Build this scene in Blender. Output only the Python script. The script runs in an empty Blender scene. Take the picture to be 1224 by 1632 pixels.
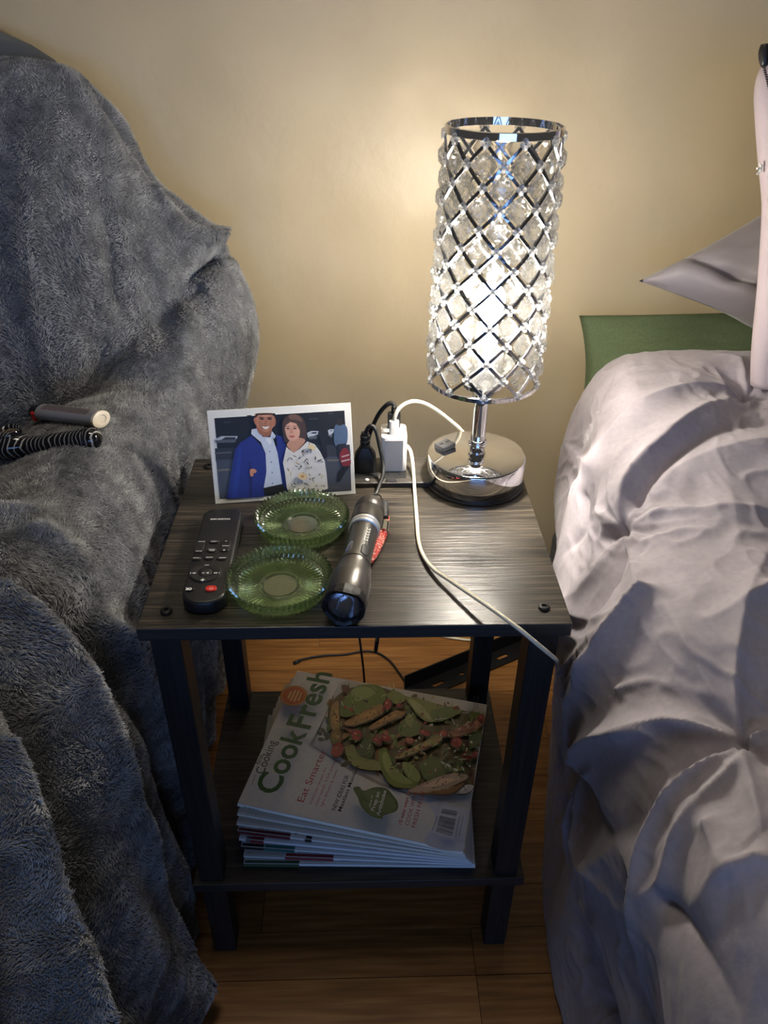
import bpy, bmesh, math, random
import numpy as np
from mathutils import Matrix, Vector
from mathutils.bvhtree import BVHTree

S = bpy.context.scene
COL = S.collection
random.seed(7)
RNG = np.random.default_rng(7)
PI = math.pi

# ------------------------------------------------------------------ camera
FPX = 1244.24
CAM = np.array([0.0055, -0.538, 1.0522])
PITCH, YAW, ROLL = 0.5856, 0.0350, 0.0115


def cam_axes():
    cp, sp = math.cos(PITCH), math.sin(PITCH)
    fwd = np.array([math.sin(YAW) * cp, math.cos(YAW) * cp, -sp])
    rt = np.array([math.cos(YAW), -math.sin(YAW), 0])
    up = np.cross(rt, fwd)
    c, s = math.cos(ROLL), math.sin(ROLL)
    return np.array([c * rt + s * up, -s * rt + c * up, fwd])


AX = cam_axes()
cd = bpy.data.cameras.new('camera')
cam = bpy.data.objects.new('camera', cd)
COL.objects.link(cam)
m3 = np.stack([AX[0], AX[1], -AX[2]], 1)
cam.matrix_world = Matrix.Translation(CAM.tolist()) @ Matrix(m3.tolist()).to_4x4()
cd.sensor_fit = 'VERTICAL'
cd.sensor_height = 36
cd.lens = FPX / 1632 * 36
cd.clip_start = 0.02
S.camera = cam

# ------------------------------------------------------------------ world, lights, exposure
S.view_settings.view_transform = 'Standard'
S.view_settings.look = 'None'
S.view_settings.gamma = 1
S.view_settings.use_curve_mapping = False
S.view_settings.exposure = 0.0
S.cycles.max_bounces = 14
S.cycles.transparent_max_bounces = 32
S.cycles.transmission_bounces = 12
S.cycles.caustics_reflective = True
S.cycles.caustics_refractive = True
S.cycles.sample_clamp_indirect = 9.0

wd = bpy.data.worlds.new('world')
S.world = wd
wd.use_nodes = True
wd.node_tree.nodes['Background'].inputs[0].default_value = (0.72, 0.68, 0.62, 1)
wd.node_tree.nodes['Background'].inputs[1].default_value = 0.07


def area(name, loc, target, sx, sy, power, col):
    ld = bpy.data.lights.new(name, 'AREA')
    ld.shape = 'RECTANGLE'
    ld.size, ld.size_y = sx, sy
    ld.energy = power
    ld.color = col
    o = bpy.data.objects.new(name, ld)
    COL.objects.link(o)
    o.location = loc
    d = Vector(target) - Vector(loc)
    o.rotation_euler = d.to_track_quat('-Z', 'Y').to_euler()
    return o


area('window_daylight', (0.05, -2.7, 0.80), (0.0, 0.0, 0.25), 1.7, 0.9, 20, (0.24, 0.46, 1.0))
area('overhead_fill', (-0.15, 0.10, 2.40), (-0.1, 0.35, 0.6), 0.4, 0.4, 7, (1.0, 0.90, 0.76))  # unseen warm fill, added to even out the wall away from the lamp
BULB_STRENGTH = 1600.0

# ------------------------------------------------------------------ measuring helpers


def ray(u, v):
    return np.array([(u - 612) / FPX, -(v - 816) / FPX, 1.0]) @ AX


def onz(u, v, z):
    d = ray(u, v)
    return CAM + d * (z - CAM[2]) / d[2]


def ony(u, v, y):
    d = ray(u, v)
    return CAM + d * (y - CAM[1]) / d[1]


def project(P):
    w = (np.asarray(P) - CAM) @ AX.T
    return np.stack([612 + FPX * w[..., 0] / w[..., 2], 816 - FPX * w[..., 1] / w[..., 2]], -1)


def srgb(r, g, b):
    def f(c):
        c /= 255.0
        return c / 12.92 if c <= 0.04045 else ((c + 0.055) / 1.055) ** 2.4
    return (f(r), f(g), f(b))


# ------------------------------------------------------------------ mesh helpers
def link(name, data, parent=None, loc=None):
    o = bpy.data.objects.new(name, data)
    COL.objects.link(o)
    if loc is not None:
        o.location = loc
    if parent is not None:
        o.parent = parent
    return o


def mesh(name, V, F, mat=None, smooth=False):
    me = bpy.data.meshes.new(name)
    me.from_pydata([tuple(map(float, v)) for v in V], [], [tuple(map(int, f)) for f in F])
    if mat is not None:
        me.materials.append(mat)
    if smooth:
        me.polygons.foreach_set('use_smooth', [True] * len(me.polygons))
    me.update()
    return me


def smooth_angle(o, deg=35):
    me = o.data
    me.polygons.foreach_set('use_smooth', [True] * len(me.polygons))
    bm = bmesh.new()
    bm.from_mesh(me)
    a = math.radians(deg)
    for e in bm.edges:
        if len(e.link_faces) == 2 and e.calc_face_angle(0) > a:
            e.smooth = False
    bm.to_mesh(me)
    bm.free()
    return o


def mk(name, VF, mat, parent=None, loc=None, smooth=False, angle=None):
    o = link(name, mesh(name, VF[0], VF[1], mat, smooth), parent, loc)
    if angle:
        smooth_angle(o, angle)
    return o


def tag(o, label=None, cat=None, group=None, kind=None):
    if label:
        o['label'] = label
    if cat:
        o['category'] = cat
    if group:
        o['group'] = group
    if kind:
        o['kind'] = kind
    return o


def thing(name, label, cat, loc=(0, 0, 0), rotz=0, group=None):
    o = bpy.data.objects.new(name, None)
    COL.objects.link(o)
    o.empty_display_size = 0.02
    o.location = tuple(map(float, loc))
    o.rotation_euler = (0, 0, rotz)
    return tag(o, label, cat, group)


def cat_(*parts):
    V, F, n = [], [], 0
    for v, f in parts:
        V += [tuple(p) for p in v]
        F += [tuple(i + n for i in g) for g in f]
        n += len(v)
    return V, F


def tf(VF, mat4):
    A = np.array(mat4)
    V = np.asarray(VF[0], float)
    return (V @ A[:3, :3].T + A[:3, 3], VF[1])


def mv(VF, x=0, y=0, z=0):
    return (np.asarray(VF[0], float) + np.array([x, y, z]), VF[1])


def from_bm(bm):
    bm.verts.index_update()
    V = [tuple(v.co) for v in bm.verts]
    F = [tuple(v.index for v in f.verts) for f in bm.faces]
    bm.free()
    return V, F


def rbox(sx, sy, sz, r=0.0, seg=2, c=(0, 0, 0)):
    bm = bmesh.new()
    bmesh.ops.create_cube(bm, size=1)
    bmesh.ops.scale(bm, vec=(sx, sy, sz), verts=bm.verts)
    if r > 0:
        bmesh.ops.bevel(bm, geom=bm.edges[:], offset=r, segments=seg, affect='EDGES', profile=0.5)
    bmesh.ops.translate(bm, vec=c, verts=bm.verts)
    return from_bm(bm)


def prism(poly, h, r=0.0, seg=2, both=False):
    bm = bmesh.new()
    vs = [bm.verts.new((p[0], p[1], 0)) for p in poly]
    f = bm.faces.new(vs)
    if f.normal.z < 0 or True:
        bm.normal_update()
        if f.normal.z > 0:
            bmesh.ops.reverse_faces(bm, faces=[f])
    ext = bmesh.ops.extrude_face_region(bm, geom=[f])
    tv = [v for v in ext['geom'] if isinstance(v, bmesh.types.BMVert)]
    bmesh.ops.translate(bm, vec=(0, 0, h), verts=tv)
    bmesh.ops.recalc_face_normals(bm, faces=bm.faces[:])
    if r > 0:
        es = [e for e in bm.edges if all(abs(v.co.z - h) < 1e-7 for v in e.verts)]
        if both:
            es += [e for e in bm.edges if all(abs(v.co.z) < 1e-7 for v in e.verts)]
        bmesh.ops.bevel(bm, geom=es, offset=r, segments=seg, affect='EDGES', profile=0.5)
    return from_bm(bm)


def lathe(prof, n=32, caps=True):
    V, F = [], []
    for r, z in prof:
        for i in range(n):
            a = 2 * PI * i / n
            V.append((r * math.cos(a), r * math.sin(a), z))
    for k in range(len(prof) - 1):
        for i in range(n):
            j = (i + 1) % n
            F.append((k * n + i, k * n + j, (k + 1) * n + j, (k + 1) * n + i))
    if caps:
        if prof[0][0] > 1e-6:
            F.append(tuple(reversed(range(n))))
        if prof[-1][0] > 1e-6:
            F.append(tuple((len(prof) - 1) * n + i for i in range(n)))
    return V, F


def crom(P, n=8, closed=False):
    P = np.asarray(P, float)
    m = len(P)
    out = []
    rng = range(m) if closed else range(m - 1)
    for i in rng:
        if closed:
            a, b, c, d = P[(i - 1) % m], P[i], P[(i + 1) % m], P[(i + 2) % m]
        else:
            a, b, c, d = P[max(i - 1, 0)], P[i], P[i + 1], P[min(i + 2, m - 1)]
        for k in range(n):
            t = k / n
            out.append(0.5 * (2 * b + (c - a) * t + (2 * a - 5 * b + 4 * c - d) * t * t + (3 * b - a - 3 * c + d) * t ** 3))
    if not closed:
        out.append(P[-1])
    return np.array(out)


def tube(path, r, n=8, sub=8, flat=1.0):
    P = crom(path, sub) if sub > 1 else np.asarray(path, float)
    m = len(P)
    R = np.interp(np.linspace(0, 1, m), np.linspace(0, 1, len(r)), r) if hasattr(r, '__len__') else np.full(m, r)
    T = np.gradient(P, axis=0)
    T /= np.linalg.norm(T, axis=1)[:, None] + 1e-12
    ref = np.array([0, 0, 1.0]) if abs(T[0][2]) < 0.9 else np.array([1.0, 0, 0])
    nrm = np.cross(T[0], ref)
    nrm /= np.linalg.norm(nrm)
    V, F = [], []
    for i in range(m):
        nrm = nrm - T[i] * (nrm @ T[i])
        nrm /= np.linalg.norm(nrm)
        bi = np.cross(T[i], nrm)
        for k in range(n):
            a = 2 * PI * k / n
            V.append(P[i] + R[i] * (math.cos(a) * nrm + flat * math.sin(a) * bi))
    for i in range(m - 1):
        for k in range(n):
            l = (k + 1) % n
            F.append((i * n + k, i * n + l, (i + 1) * n + l, (i + 1) * n + k))
    F.append(tuple(reversed(range(n))))
    F.append(tuple((m - 1) * n + k for k in range(n)))
    return V, F


def cord(name, path, r, mat, label=None, cat=None, parent=None, n=8, sub=8, flat=1.0):
    path = np.asarray(path, float)
    o0 = path[0].copy() if parent is None else np.zeros(3)
    V, F = tube(path - o0, r, n, sub, flat)
    o = mk(name, (V, F), mat, parent, tuple(o0), True)
    return tag(o, label, cat)


def rrect(w, h, r, n=6):
    pts = []
    for cx, cy, a0 in ((w / 2 - r, h / 2 - r, 0), (-w / 2 + r, h / 2 - r, PI / 2), (-w / 2 + r, -h / 2 + r, PI), (w / 2 - r, -h / 2 + r, 1.5 * PI)):
        for k in range(n + 1):
            a = a0 + PI / 2 * k / n
            pts.append((cx + r * math.cos(a), cy + r * math.sin(a)))
    return pts


def ell(cx, cy, rx, ry, rot=0, n=20):
    c, s = math.cos(rot), math.sin(rot)
    return [(cx + rx * math.cos(a) * c - ry * math.sin(a) * s, cy + rx * math.cos(a) * s + ry * math.sin(a) * c)
            for a in np.linspace(0, 2 * PI, n, endpoint=False)]


def blob(pts, n=5):
    return [tuple(p) for p in crom(pts, n, True)]


# ------------------------------------------------------------------ 2D noise (numpy)
_G = RNG.random((8, 128, 128))


def vnoise(x, y, seed=0):
    g = _G[seed % 8]
    xi, yi = np.floor(x).astype(int), np.floor(y).astype(int)
    fx, fy = x - xi, y - yi
    fx = fx * fx * fx * (fx * (fx * 6 - 15) + 10)
    fy = fy * fy * fy * (fy * (fy * 6 - 15) + 10)
    a, b = g[xi % 128, yi % 128], g[(xi + 1) % 128, yi % 128]
    c, d = g[xi % 128, (yi + 1) % 128], g[(xi + 1) % 128, (yi + 1) % 128]
    return (a * (1 - fx) + b * fx) * (1 - fy) + (c * (1 - fx) + d * fx) * fy - 0.5


def fbm(x, y, o=3, seed=0):
    s, a = 0, 1
    for k in range(o):
        s = s + a * vnoise(x * 2 ** k + 17.3 * k, y * 2 ** k + 5.1 * k, seed + k)
        a *= 0.5
    return s


# ------------------------------------------------------------------ materials
def principled(name, col=(0.5, 0.5, 0.5), rough=0.5, metal=0.0, **kw):
    m = bpy.data.materials.new(name)
    m.use_nodes = True
    b = m.node_tree.nodes['Principled BSDF']
    b.inputs['Base Color'].default_value = (*col[:3], 1)
    b.inputs['Roughness'].default_value = rough
    b.inputs['Metallic'].default_value = metal
    for k, v in kw.items():
        b.inputs[k.replace('_', ' ')].default_value = v
    return m


def nd(m, t, **kw):
    n = m.node_tree.nodes.new(t)
    for k, v in kw.items():
        setattr(n, k, v)
    return n


def lk(m, a, b):
    m.node_tree.links.new(a, b)


def noise_on(m, scale, detail=4, mapping=(1, 1, 1), ramp=None, bump=0, bump_dist=0.001, coord='Object', rough_amp=None):
    """procedural colour variation and fine relief on a principled material"""
    tc = nd(m, 'ShaderNodeTexCoord')
    mp = nd(m, 'ShaderNodeMapping')
    mp.inputs['Scale'].default_value = mapping
    nz = nd(m, 'ShaderNodeTexNoise')
    nz.inputs['Scale'].default_value = scale
    nz.inputs['Detail'].default_value = detail
    lk(m, tc.outputs[coord], mp.inputs[0])
    lk(m, mp.outputs[0], nz.inputs['Vector'])
    b = m.node_tree.nodes['Principled BSDF']
    if ramp:
        r = nd(m, 'ShaderNodeValToRGB')
        while len(r.color_ramp.elements) < len(ramp):
            r.color_ramp.elements.new(0.5)
        for e, (p, c) in zip(r.color_ramp.elements, ramp):
            e.position = p
            e.color = (*c, 1)
        lk(m, nz.outputs[0], r.inputs[0])
        lk(m, r.outputs[0], b.inputs['Base Color'])
    if bump:
        bp = nd(m, 'ShaderNodeBump')
        bp.inputs['Strength'].default_value = bump
        bp.inputs['Distance'].default_value = bump_dist
        lk(m, nz.outputs[0], bp.inputs['Height'])
        lk(m, bp.outputs[0], b.inputs['Normal'])
    return m


M = {}
M['wall'] = noise_on(principled('wall_paint', srgb(192, 175, 143), 0.42), 5, 6, ramp=[(0.3, srgb(188, 171, 139)), (0.7, srgb(198, 181, 149))], bump=0.5, bump_dist=0.016)
M['top_wood'] = noise_on(principled('grey_oak_laminate', rough=0.31), 1.0, 8, (13, 420, 9),
                         [(0.32, srgb(24, 21, 19)), (0.52, srgb(50, 45, 39)), (0.72, srgb(92, 82, 70))], 0.5, 0.0010)
M['shelf_wood'] = noise_on(principled('grey_oak_laminate_shelf', rough=0.45), 1.0, 8, (9, 330, 9),
                           [(0.30, srgb(34, 31, 29)), (0.52, srgb(54, 50, 46)), (0.72, srgb(82, 76, 68))], 0.3, 0.0008)
M['edge'] = noise_on(principled('dark_edge_band', rough=0.5), 1.0, 6, (9, 300, 300), [(0.3, srgb(22, 22, 24)), (0.7, srgb(48, 46, 46))], 0.2, 0.0006)
M['leg'] = noise_on(principled('black_leg_laminate', rough=0.5), 1.0, 6, (260, 260, 9), [(0.3, srgb(16, 16, 18)), (0.7, srgb(38, 36, 36))], 0.2, 0.0006)
M['black_plastic'] = noise_on(principled('black_plastic', srgb(24, 24, 26), 0.42), 900, 2, bump=0.08, bump_dist=0.0003)
M['black_rubber'] = noise_on(principled('black_rubber', srgb(20, 20, 21), 0.55), 600, 2, bump=0.1, bump_dist=0.0003)
M['grey_plastic'] = noise_on(principled('grey_plastic', srgb(72, 72, 76), 0.4), 900, 2, bump=0.06, bump_dist=0.0003)
M['white_plastic'] = noise_on(principled('white_plastic', srgb(232, 230, 224), 0.32), 500, 2, bump=0.03, bump_dist=0.0003)
M['white_cable'] = noise_on(principled('white_cable', srgb(228, 220, 196), 0.45), 500, 2, bump=0.03, bump_dist=0.0003)
M['chrome'] = noise_on(principled('chrome', (0.80, 0.80, 0.82), 0.05, 1.0), 60, 2, bump=0.02, bump_dist=0.0005)
M['steel_dark'] = noise_on(principled('dark_chrome', (0.42, 0.43, 0.46), 0.14, 1.0), 400, 2, bump=0.03, bump_dist=0.0003)
M['gunmetal'] = noise_on(principled('anodised_gunmetal', (0.11, 0.105, 0.098), 0.34, 0.85), 500, 2, (1, 1, 1), bump=0.04, bump_dist=0.0003)
M['silver'] = noise_on(principled('silver_ring', (0.82, 0.82, 0.80), 0.35, 0.75), 500, 2, bump=0.02, bump_dist=0.0003)
M['black_metal'] = noise_on(principled('black_painted_steel', srgb(22, 22, 24), 0.45, 0.3), 200, 3, bump=0.08, bump_dist=0.0005)
M['white_card'] = noise_on(principled('white_card', srgb(226, 226, 224), 0.5), 300, 2, bump=0.02, bump_dist=0.0003)
M['paper'] = noise_on(principled('paper_edges', rough=0.7), 1.0, 4, (5, 5, 2500), [(0.35, srgb(150, 146, 138)), (0.65, srgb(205, 201, 192))], 0.2, 0.0004)
M['red'] = noise_on(principled('red_plastic', srgb(206, 44, 34), 0.4), 500, 2, bump=0.03, bump_dist=0.0003)
M['comforter'] = noise_on(principled('lilac_grey_cotton', srgb(156, 149, 156), 0.85, Sheen_Weight=0.1), 170, 4, ramp=[(0.3, srgb(151, 144, 151)), (0.7, srgb(160, 153, 160))], bump=0.22, bump_dist=0.0012)
M['pillow_grey'] = noise_on(principled('grey_lilac_satin', srgb(128, 121, 126), 0.55, Sheen_Weight=0.2), 14, 3, bump=0.25, bump_dist=0.004)
M['pillow_green'] = noise_on(principled('moss_green_cotton', srgb(78, 92, 64), 0.85), 300, 2, ramp=[(0.3, srgb(74, 88, 60)), (0.7, srgb(84, 98, 68))], bump=0.1, bump_dist=0.0008)
M['cushion_pink'] = noise_on(principled('pale_lilac_fabric', srgb(178, 165, 170), 0.85), 120, 3, bump=0.15, bump_dist=0.001)
M['fleece'] = noise_on(principled('grey_fleece', srgb(84, 86, 90), 0.95), 90, 5, ramp=[(0.3, srgb(78, 80, 84)), (0.7, srgb(118, 120, 124))], bump=0.6, bump_dist=0.004)
M['pile'] = noise_on(principled('grey_fleece_pile', srgb(112, 114, 118), 0.8, Sheen_Weight=0.3), 42, 3, ramp=[(0.32, srgb(106, 107, 110)), (0.68, srgb(172, 173, 175))])
M['chair'] = noise_on(principled('slate_upholstery', srgb(92, 94, 98), 0.9), 400, 2, bump=0.15, bump_dist=0.0008)
M['mattress'] = noise_on(principled('mattress_ticking', srgb(205, 202, 198), 0.9), 200, 2, bump=0.1, bump_dist=0.001)


def plank_mat():
    m = noise_on(principled('oak_floorboard', rough=0.38), 1.0, 7, (9, 150, 40),
                 [(0.28, srgb(116, 76, 36)), (0.5, srgb(144, 98, 50)), (0.75, srgb(170, 122, 68))], 0.15, 0.0008)
    oi = nd(m, 'ShaderNodeObjectInfo')
    tcn = [n for n in m.node_tree.nodes if n.type == 'MAPPING'][0]
    tex = [n for n in m.node_tree.nodes if n.type == 'TEX_COORD'][0]
    add = nd(m, 'ShaderNodeVectorMath', operation='MULTIPLY_ADD')
    comb = nd(m, 'ShaderNodeCombineXYZ')
    lk(m, oi.outputs['Random'], comb.inputs[0])
    lk(m, oi.outputs['Random'], comb.inputs[2])
    add.inputs[1].default_value = (9, 9, 9)
    lk(m, comb.outputs[0], add.inputs[0])
    lk(m, tex.outputs['Object'], add.inputs[2])
    lk(m, add.outputs[0], tcn.inputs[0])
    ramp = [n for n in m.node_tree.nodes if n.type == 'VALTORGB'][0]
    hs = nd(m, 'ShaderNodeHueSaturation')
    mr = nd(m, 'ShaderNodeMapRange')
    mr.inputs['To Min'].default_value = 0.84
    mr.inputs['To Max'].default_value = 1.06
    lk(m, oi.outputs['Random'], mr.inputs[0])
    lk(m, mr.outputs[0], hs.inputs['Value'])
    lk(m, ramp.outputs[0], hs.inputs['Color'])
    lk(m, hs.outputs[0], m.node_tree.nodes['Principled BSDF'].inputs['Base Color'])
    return m


M['plank'] = plank_mat()


def print_mat(name, rough=0.4):
    m = principled(name, rough=rough)
    at = nd(m, 'ShaderNodeAttribute', attribute_name='Col')
    nz = nd(m, 'ShaderNodeTexNoise')
    nz.inputs['Scale'].default_value = 160
    nz.inputs['Detail'].default_value = 5
    tc = nd(m, 'ShaderNodeTexCoord')
    lk(m, tc.outputs['Object'], nz.inputs['Vector'])
    mr = nd(m, 'ShaderNodeMapRange')
    mr.inputs['From Min'].default_value = 0.3
    mr.inputs['From Max'].default_value = 0.7
    mr.inputs['To Min'].default_value = 0.95
    mr.inputs['To Max'].default_value = 1.04
    lk(m, nz.outputs[0], mr.inputs[0])
    hs = nd(m, 'ShaderNodeHueSaturation')
    lk(m, mr.outputs[0], hs.inputs['Value'])
    lk(m, at.outputs['Color'], hs.inputs['Color'])
    lk(m, hs.outputs[0], m.node_tree.nodes['Principled BSDF'].inputs['Base Color'])
    return m


M['cover'] = print_mat('printed_cover', 0.33)
M['photo'] = print_mat('photo_print', 0.5)
M['ink'] = print_mat('printed_ink', 0.5)


def crystal_mat(name, tint, transp, transl, rough=0.0, gloss=0.0):
    m = bpy.data.materials.new(name)
    m.use_nodes = True
    nt = m.node_tree
    for n in list(nt.nodes):
        if n.type != 'OUTPUT_MATERIAL':
            nt.nodes.remove(n)
    out = nt.nodes['Material Output']
    gl = nd(m, 'ShaderNodeBsdfGlass')
    gl.inputs['Color'].default_value = (*tint, 1)
    gl.inputs['IOR'].default_value = 1.52
    gl.inputs['Roughness'].default_value = rough
    tr = nd(m, 'ShaderNodeBsdfTransparent')
    tr.inputs[0].default_value = (*tint, 1)
    tl = nd(m, 'ShaderNodeBsdfTranslucent')
    tl.inputs[0].default_value = (*[min(1, c * 1.0) for c in tint], 1)
    m1, m2 = nd(m, 'ShaderNodeMixShader'), nd(m, 'ShaderNodeMixShader')
    m1.inputs[0].default_value = transl
    lk(m, gl.outputs[0], m1.inputs[1])
    lk(m, tl.outputs[0], m1.inputs[2])
    m2.inputs[0].default_value = transp
    lk(m, m1.outputs[0], m2.inputs[1])
    lk(m, tr.outputs[0], m2.inputs[2])
    nz = nd(m, 'ShaderNodeTexNoise')
    nz.inputs['Scale'].default_value = 300
    bp = nd(m, 'ShaderNodeBump')
    bp.inputs['Strength'].default_value = 0.015
    bp.inputs['Distance'].default_value = 0.0004
    lk(m, nz.outputs[0], bp.inputs['Height'])
    lk(m, bp.outputs[0], gl.inputs['Normal'])
    if gloss:
        gy = nd(m, 'ShaderNodeBsdfGlossy')
        gy.inputs['Roughness'].default_value = 0.16
        m3_ = nd(m, 'ShaderNodeMixShader')
        m3_.inputs[0].default_value = gloss
        lk(m, m2.outputs[0], m3_.inputs[1])
        lk(m, gy.outputs[0], m3_.inputs[2])
        m2 = m3_
    lk(m, m2.outputs[0], out.inputs[0])
    return m


M['crystal'] = crystal_mat('crystal_glass', (0.98, 0.98, 0.97), 0.38, 0.006)
M['green_glass'] = crystal_mat('green_pressed_glass', (0.87, 0.97, 0.75), 0.24, 0.0, 0.0, 0.19)
M['bead'] = crystal_mat('clear_bead', (1.0, 1.0, 1.0), 0.10, 0.40)
M['lens'] = crystal_mat('clear_lens', (0.95, 0.97, 1.0), 0.6, 0.0)


def emit(name, col, s):
    m = bpy.data.materials.new(name)
    m.use_nodes = True
    nt = m.node_tree
    nt.nodes.remove(nt.nodes['Principled BSDF'])
    e = nd(m, 'ShaderNodeEmission')
    e.inputs[0].default_value = (*col, 1)
    e.inputs[1].default_value = s
    lk(m, e.outputs[0], nt.nodes['Material Output'].inputs[0])
    return m


M['bulb'] = emit('lit_bulb', (1.0, 0.92, 0.79), BULB_STRENGTH)


# ------------------------------------------------------------------ flat print (colour per face)
class Print:
    STEP = 0.00003

    def __init__(s):
        s.V, s.F, s.C, s.layer = [], [], [], 0

    def poly(s, pts, col, bump=True):
        if bump:
            s.layer += 1
        n = len(s.V)
        z = s.layer * s.STEP
        a = sum(pts[i][0] * pts[(i + 1) % len(pts)][1] - pts[(i + 1) % len(pts)][0] * pts[i][1] for i in range(len(pts)))
        if a < 0:
            pts = list(reversed(pts))
        s.V += [(p[0], p[1], z) for p in pts]
        s.F.append(tuple(range(n, n + len(pts))))
        s.C.append(srgb(*col))

    def text(s, txt, org, ang, size, col, width=None, bold=0.0, shear=0.0):
        """txt with its baseline start at org, running at angle ang; width stretches it to that length"""
        cu = bpy.data.curves.new('t', 'FONT')
        cu.body = txt
        cu.size = 1.0
        cu.resolution_u = 3
        cu.offset = bold
        cu.shear = shear
        ob = bpy.data.objects.new('t', cu)
        me = ob.to_mesh()
        co = np.array([v.co[:2] for v in me.vertices])
        fs = [tuple(p.vertices) for p in me.polygons]
        ob.to_mesh_clear()
        bpy.data.objects.remove(ob)
        bpy.data.curves.remove(cu)
        if len(co) == 0:
            return
        co = co - [co[:, 0].min(), 0]
        sx = size if width is None else width / co[:, 0].max()
        c, si = math.cos(ang), math.sin(ang)
        x, y = co[:, 0] * sx, co[:, 1] * size
        s.layer += 1
        z = s.layer * s.STEP
        n = len(s.V)
        s.V += [(org[0] + a * c - b * si, org[1] + a * si + b * c, z) for a, b in zip(x, y)]
        for f in fs:
            s.F.append(tuple(n + i for i in f))
            s.C.append(srgb(*col))

    def build(s, name, mat, parent, base=0.0):
        V = [(x, y, z + base) for x, y, z in s.V]
        me = mesh(name, V, s.F, mat)
        at = me.attributes.new('Col', 'FLOAT_COLOR', 'CORNER')
        buf = []
        for f, c in zip(s.F, s.C):
            buf += [c[0], c[1], c[2], 1.0] * len(f)
        at.data.foreach_set('color', buf)
        return link(name, me, parent)


class Frame:
    """a measured plane in the room: origin, two axes; uv() turns a point seen in the photograph into its coordinates on the plane"""

    def __init__(s, o, ex, ey):
        s.o = np.asarray(o, float)
        s.ex = np.asarray(ex, float) / np.linalg.norm(ex)
        s.n = np.cross(s.ex, ey)
        s.n /= np.linalg.norm(s.n)
        s.ey = np.cross(s.n, s.ex)

    def uv(s, u, v, h=0.0):
        d = ray(u, v)
        o = s.o + s.n * h
        t = ((o - CAM) @ s.n) / (d @ s.n)
        p = CAM + d * t - s.o
        return (float(p @ s.ex), float(p @ s.ey))

    def mat(s):
        return Matrix([[s.ex[i], s.ey[i], s.n[i], s.o[i]] for i in range(3)] + [[0, 0, 0, 1]])


# ================================================================== SETTING
T = 0.5697          # table top height
ZS = 0.1607         # shelf top height
TD = 0.3118         # table depth
TH = 0.0150         # board thickness
WALL_Y = 0.64

wall = mk('wall_back', rbox(3.6, 0.05, 2.5), M['wall'], None, (0, WALL_Y + 0.025, 1.25))
tag(wall, 'tan painted plaster wall behind the lamp and table', kind='structure')
floor = mk('floor', rbox(3.6, 3.4, 0.03), M['black_rubber'], None, (0, -1.0, -0.0245))
tag(floor, 'worn golden oak strip floor under the nightstand', kind='structure')
PW = 0.0612
row = 0
y = WALL_Y
rp = random.Random(3)
while y > -0.42:
    x = -0.72 - rp.random() * 0.45
    if abs(y - PW - (-0.0085 - PW)) < PW * 0.6:
        x = 0.1488 - 0.9
    while x < 0.62:
        L = 0.45 + rp.random() * 0.55
        if x < 0.1488 - 0.85 and abs(y - PW - (-0.0085 - PW)) < PW * 0.6:
            L = 0.9
        x1 = min(x + L, 0.75)
        pl = mk('plank', rbox(x1 - x - 0.0008, PW - 0.0009, 0.010), M['plank'], floor,
                ((x + x1) / 2, y - PW / 2 + 1.0, 0.0245 - 0.0052 - rp.random() * 0.0004))
        x = x1
    y -= PW
    row += 1

# ================================================================== NIGHTSTAND
ns = thing('nightstand', 'dark grey oak nightstand with black legs and magazines on its lower shelf', 'nightstand', (0, 0, 0))
HW = 0.2


def board(name, z, mat):
    o = mk(name, rbox(0.4, TD, TH, 0.0009, 2, (0, TD / 2, z - TH / 2)), mat, ns)
    o.data.materials.append(M['edge'])
    for p in o.data.polygons:
        if abs(p.normal.z) < 0.5:
            p.material_index = 1
    return o


board('tabletop', T, M['top_wood'])
board('shelf', ZS, M['shelf_wood'])
LW, LD, INS = 0.0280, 0.0300, 0.0086
for sx in (-1, 1):
    for yb in (0.005, TD - 0.006 - LD):
        cx = sx * (HW - INS - LW / 2)
        mk('leg', rbox(LW, LD, T - TH - ZS, 0.0008, 1, (cx, yb + LD / 2, (T - TH + ZS) / 2)), M['leg'], ns)
        mk('foot', rbox(LW, LD, ZS - TH, 0.0008, 1, (cx, yb + LD / 2, (ZS - TH) / 2)), M['leg'], ns)
for sx, sy in ((-0.1771, 0.0234), (0.1777, 0.0226), (-0.1801, 0.2917), (0.1785, 0.289)):
    sc = mk('screw_cap', mv(lathe([(0.0057, 0), (0.0057, 0.0016), (0.0046, 0.0028), (0.0030, 0.0031), (0.0024, 0.0030), (0.0020, 0.0015), (0.0, 0.0015)], 24), sx, sy, T), M['black_metal'], ns, angle=40)
# power strip let into the back of the top
ps = mk('power_strip', rbox(0.215, 0.060, 0.007, 0.0012, 2, (-0.021, 0.270, T + 0.0034)), M['shelf_wood'], ns)
for ox in (0.012, 0.045):
    mk('socket', rbox(0.028, 0.034, 0.0016, 0.0006, 1, (ox, 0.268, T + 0.0072)), M['black_plastic'], ps)
    for dx in (-0.0065, 0.0065):
        mk('slot', rbox(0.002, 0.008, 0.0008, 0, 1, (ox + dx, 0.262, T + 0.0081)), M['black_rubber'], ps)
mk('indicator_light', mv(lathe([(0.0026, 0), (0.0024, 0.0012), (0.0012, 0.002), (0, 0.0022)], 16), 0.0125, 0.2465, T + 0.0068), M['white_plastic'], ps, smooth=True)
mk('rocker_switch', rbox(0.012, 0.006, 0.0022, 0.0006, 1, (0.041, 0.2445, T + 0.0072)), M['black_plastic'], ps)

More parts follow.
